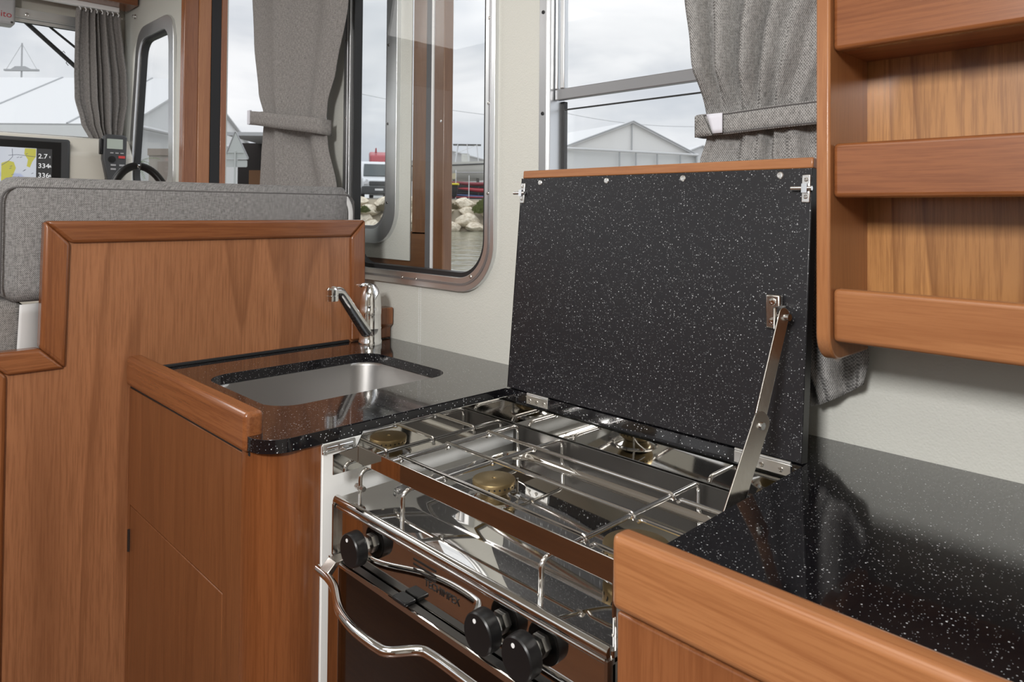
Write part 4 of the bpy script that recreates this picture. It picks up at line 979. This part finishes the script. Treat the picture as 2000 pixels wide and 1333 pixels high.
dn.loft([[ff(x, -w, h), ff(x, -w * .7, -.18 * (1 - .3 * t)), ff(x, 0, -.30 * (1 - .5 * t)), ff(x, w * .7, -.18 * (1 - .3 * t)), ff(x, w, h), ff(x, 0, h - .02)] for x, w, h, t in ((-1.6, .55, .12, 0), (-.4, .6, .14, .1), (.4, .45, .18, .5), (.85, .08, .24, 1))], True, True)
tag(dn.build('dinghy', 'dinghy_cream', None, angle=50), 'cream dinghy raised just above the yellow-lidded bin', 'dinghy')
b = MB(); [ebox(b, -5.6 + k, -5.5 + k, 45.95, 46.05, QZ, QZ + 1.2) for k in (0, 1)]; tag(b.build('trestle', 'dark_metal', None), 'dark trestle carrying the cream dinghy', 'trestle')

# tents
tm = mat('tent_white', (.60, .605, .61), .7); tg = mat('tent_grey', (.75, .745, .73), .7); mat('tent_seam', (.40, .41, .42), .7); mat('tent_blue', (.40, .52, .68), .7); mat('tent_pale', (.66, .67, .665), .7)
def tent(label, apex, L, Rr, ridge_dir, length, zr, ze, wall_m='tent_grey', seams=(), struts=0):
    """apex,L,Rr: (R,D) of gable apex, left and right eaves; ridge_dir (dR,dD)"""
    root = thing('marquee', E(apex[0], apex[1], QZ), label, 'tent')
    d = (_R * ridge_dir[0] + _F * ridge_dir[1]).normalized() * length
    A = E(*apex, zr); l = E(*L, ze); r = E(*Rr, ze); dz = Vector((0, 0, -.12))
    for nm, e in (('left', l), ('right', r)):
        b = MB(); b.prism([A, e, e + d, A + d], dz); b.build('roof_side', 'tent_white', root, smooth=False)
    l0 = E(*L, QZ); r0 = E(*Rr, QZ); off = d.normalized() * .3
    b = MB(); b.prism([A + off + dz, l + off + dz, r + off + dz], off); b.build('gable', wall_m, root, smooth=False)
    b = MB(); b.prism([l + off, l0 + off, r0 + off, r + off], off); b.build('end_wall', 'tent_pale', root, smooth=False)
    b = MB(); b.prism([l, l0, l0 + d, l + d], off.cross(Vector((0, 0, 1))) * .2); b.prism([r, r0, r0 + d, r + d], off.cross(Vector((0, 0, 1))) * .2); b.build('side_wall', 'tent_pale', root, smooth=False)
    for t in seams:
        for e in (l, r):
            b = MB(); b.cyl(A + d * t + Vector((0, 0, .03)), e + d * t + Vector((0, 0, .03)), .07, n=6); b.build('roof_seam', 'tent_seam', root)
    b = MB(); b.cyl(l - off * .2, r - off * .2, .11, n=8); b.build('eave_beam', 'tent_white', root)
    for t in (.02, .40, .52, .68, .86, .99)[:struts]:
        p = l + (r - l) * t; b = MB(); b.cyl(Vector((p.x, p.y, QZ)) - off * .1, p - off * .1, .07, n=6); b.build('post', 'tent_seam', root)
    return root, A, l, r, off
ta = tent('large white gabled marquee seen through the drop window above the stove cover', (10.19, 60), (3.95, 57), (16.4, 63), (-.46, .89), 14, 8.86, 6.30, seams=(.0,), struts=6)
b = MB(); b.cyl(ta[1] - ta[4] * -.6, Vector(((ta[2].x + ta[3].x) / 2, (ta[2].y + ta[3].y) / 2, 6.3)) + ta[4] * .6, .05, n=6); b.build('gable_pole', 'tent_seam', ta[0])
tbb = tent('huge white marquee filling the windscreen view ahead of the helm', (-26.8, 61), (-26.5, 49), (-26.5, 74), (-1, 0), 70, 12.35, 7.0, wall_m='tent_pale', seams=(.06, .17, .28, .39, .5))
b = MB(); o_ = -_R * -.1; b.prism([E(-26.25, 57.2, 7.2), E(-26.25, 59.6, 7.2), E(-26.25, 60.9, 11.3), E(-26.25, 59.5, 10.9)], _R * .06); b.build('blue_stripe', 'tent_blue', tbb[0], smooth=False)
b = MB(); b.cyl(E(-26.3, 49, 6.95), E(-26.3, 74, 6.95), .16, n=8); b.build('gable_hem', 'tent_white', tbb[0])
tc_ = tent('distant white marquee roof beyond the laid up boats', (-9.0, 92), (-19.0, 95), (4.5, 90), (.2, .98), 20, 9.3, 5.6, wall_m='tent_white')
td = tent('second white marquee right of the gabled one, partly behind the tied curtain', (22.5, 84), (15.5, 80), (30, 88), (-.2, .98), 20, 9.2, 6.4, wall_m='tent_white')

# road sign seen from behind
rs = thing('road_sign', E(-17.95, 46, QZ), 'grey back of a triangular road sign on a post beside the doorway curtain', 'road sign')
mat('sign_back', (.45, .47, .46), .5)
def exz(m, P, D, t): m.prism([E(p[0], D, p[1]) for p in P], _F * t); return m
V = [Vector((-17.92, 6.28, 0)), Vector((-18.62, 4.42, 0)), Vector((-17.02, 4.42, 0))]; tri = []
for i in range(3):
    a = (V[i - 1] - V[i]).normalized() * .16; c = (V[(i + 1) % 3] - V[i]).normalized() * .16
    for k in range(6): t = k / 5; q = (V[i] + a) * (1 - t) ** 2 + V[i] * 2 * t * (1 - t) + (V[i] + c) * t * t; tri.append((q.x, q.y))
exz(MB(), tri, 46.0, .04).build('triangle_plate', 'sign_back', rs)
b = MB(); b.tube([E(p[0], 46.0, p[1]) for p in tri + tri[:1]], .04, 6); b.build('rim', 'aluminium_dark', rs)
exz(MB(), rr(-18.50, -17.14, 3.92, 4.36, .08), 46.0, .04).build('lower_plate', 'sign_back', rs)
b = MB(); b.cyl(E(-17.90, 45.95, QZ), E(-17.90, 45.95, 4.95), .06, n=10); b.cyl(E(-18.4, 45.95, 4.85), E(-17.35, 45.95, 4.85), .025, n=6); b.cyl(E(-18.45, 45.95, 4.42), E(-17.2, 45.95, 4.42), .025, n=6); b.build('post', 'sign_back', rs)
# open shed behind the sign
sd_ = thing('boat_shed', E(-17, 54, QZ), 'dark open fronted shed behind the road sign', 'shed'); mat('shed_dark', (.022, .017, .015), .8); mat('shed_wood', (.16, .075, .03), .7)
b = MB(); ebox(b, -21.6, -13.5, 56, 56.3, QZ, 6.4); ebox(b, -13.7, -13.5, 50, 56, QZ, 6.4); b.build('back_wall', 'shed_dark', sd_, smooth=False)
b = MB(); ebox(b, -20.0, -13.4, 49.8, 56.3, 6.35, 6.6); b.build('roof', 'tent_seam', sd_)
b = MB(); ebox(b, -19.6, -17.3, 53.0, 54.5, QZ + 1.0, QZ + 2.15); b.build('timber_stack', 'shed_wood', sd_)
b = MB(); ebox(b, -19.8, -13.6, 52.5, 53, QZ + .55, QZ + .75); ebox(b, -19.8, -13.6, 51.8, 52.2, QZ + .30, QZ + .45); b.build('workbench', 'tent_seam', sd_)
# low building and palm by the big tent
bl = thing('low_building', E(-22.5, 49, QZ), 'low brown rendered building beneath the big marquee gable', 'building'); mat('render_brown', (.27, .23, .20), .9); mat('render_grey', (.33, .30, .27), .9)
b = MB(); ebox(b, -24.0, -20.6, 47, 48.5, QZ, 4.75); b.build('wall', 'render_grey', bl, smooth=False)
b = MB(); ebox(b, -24.05, -20.5, 46.9, 48.6, 4.7, 5.15); b.build('roof_edge', 'render_brown', bl)
b = MB(); ebox(b, -23.4, -22.2, 46.95, 47.1, QZ, 4.3); b.build('door', 'render_brown', bl)
pm = thing('palm_tree', E(-23.6, 44.6, QZ), 'small green palm behind the steering wheel outside the side window', 'palm'); mat('palm_green', (.15, .20, .09), .8)
b = MB(); b.tube([E(-23.6, 44.6, QZ), E(-23.55, 44.6, QZ + 1.0), E(-23.6, 44.6, QZ + 2.0)], [.2, .16, .14], 10); b.build('trunk', 'render_brown', pm)
for k in range(22):
    r_ = random.Random(k); a = k * 2.4; el = r_.uniform(-.4, 1.2); ln = r_.uniform(1.1, 1.6)
    P = [E(-23.6 + math.cos(a) * ln * t * math.cos(el * (1 - t)), 44.6 + math.sin(a) * ln * t * .8, QZ + 2.0 + ln * (math.sin(el) * t - .55 * t * t)) for t in [q / 7 for q in range(8)]]
    b = MB()
    for q in range(7):
        dd = (P[q + 1] - P[q]); sd2 = dd.cross(Vector((0, 0, 1))).normalized()
        for s in (-1, 1):
            for h in (.0, .5):
                p = P[q] + dd * h; tip = p + sd2 * s * .34 * (1 - q / 9) + dd * .7 + Vector((0, 0, -.10)); vs = [b.bm.verts.new(x) for x in (p, p + dd * .22, tip)]; b.face(vs)
    b.build('frond', 'palm_green', pm, smooth=False)
ms = thing('mast', E(-69.2, 100, QZ), 'thin boat mast with a crosstree far beyond the big marquee', 'mast')
b = MB(); b.cyl(E(-69.2, 100, QZ), E(-69.2, 100, 24.3), .16, .10, 8); b.build('pole', 'tent_seam', ms)
b = MB(); ebox(b, -71.6, -66.8, 99.8, 100.2, 20.35, 20.6); b.prism([E(-70.6, 99.8, 20.6), E(-67.8, 99.8, 20.6), E(-68.6, 99.8, 21.0), E(-70.0, 99.8, 21.0)], _F * .4); b.build('crosstree', 'tent_seam', ms)
b = MB(); b.cyl(E(-71.4, 100, 20.5), E(-69.2, 100, 24.2), .03, n=5); b.cyl(E(-67.0, 100, 20.5), E(-69.2, 100, 24.2), .03, n=5); b.build('stay', 'tent_seam', ms)
for nm, p0, p1, sag, lab in (('power_line', (4.5, 80, 12.6), (26, 80, 11.2), .9, 'thin power line crossing the sky above the gabled marquee'), ('power_line', (-20.5, 80, 15.0), (6.0, 80, 11.3), .6, 'thin power line crossing the sky beyond the tall window')):
    b = MB(); A = E(*p0); B = E(*p1); b.tube([A + (B - A) * t + Vector((0, 0, -sag * 4 * t * (1 - t))) for t in [q / 20 for q in range(21)]], .028, 5); tag(b.build(nm, 'tent_seam', None), lab, 'power line')
    for q, P_ in enumerate((A, B)):
        g = MB(); g.cyl(Vector((P_.x, P_.y, QZ)), P_ + Vector((0, 0, .3)), .10, n=8); tag(g.build('utility_pole', 'tent_seam', None), 'thin pole at the ' + ('left' if q == 0 else 'right') + ' end of the ' + lab[5:].split(' crossing')[0] + (' above the gabled marquee' if 'gabled' in lab else ' beyond the tall window'), 'pole')
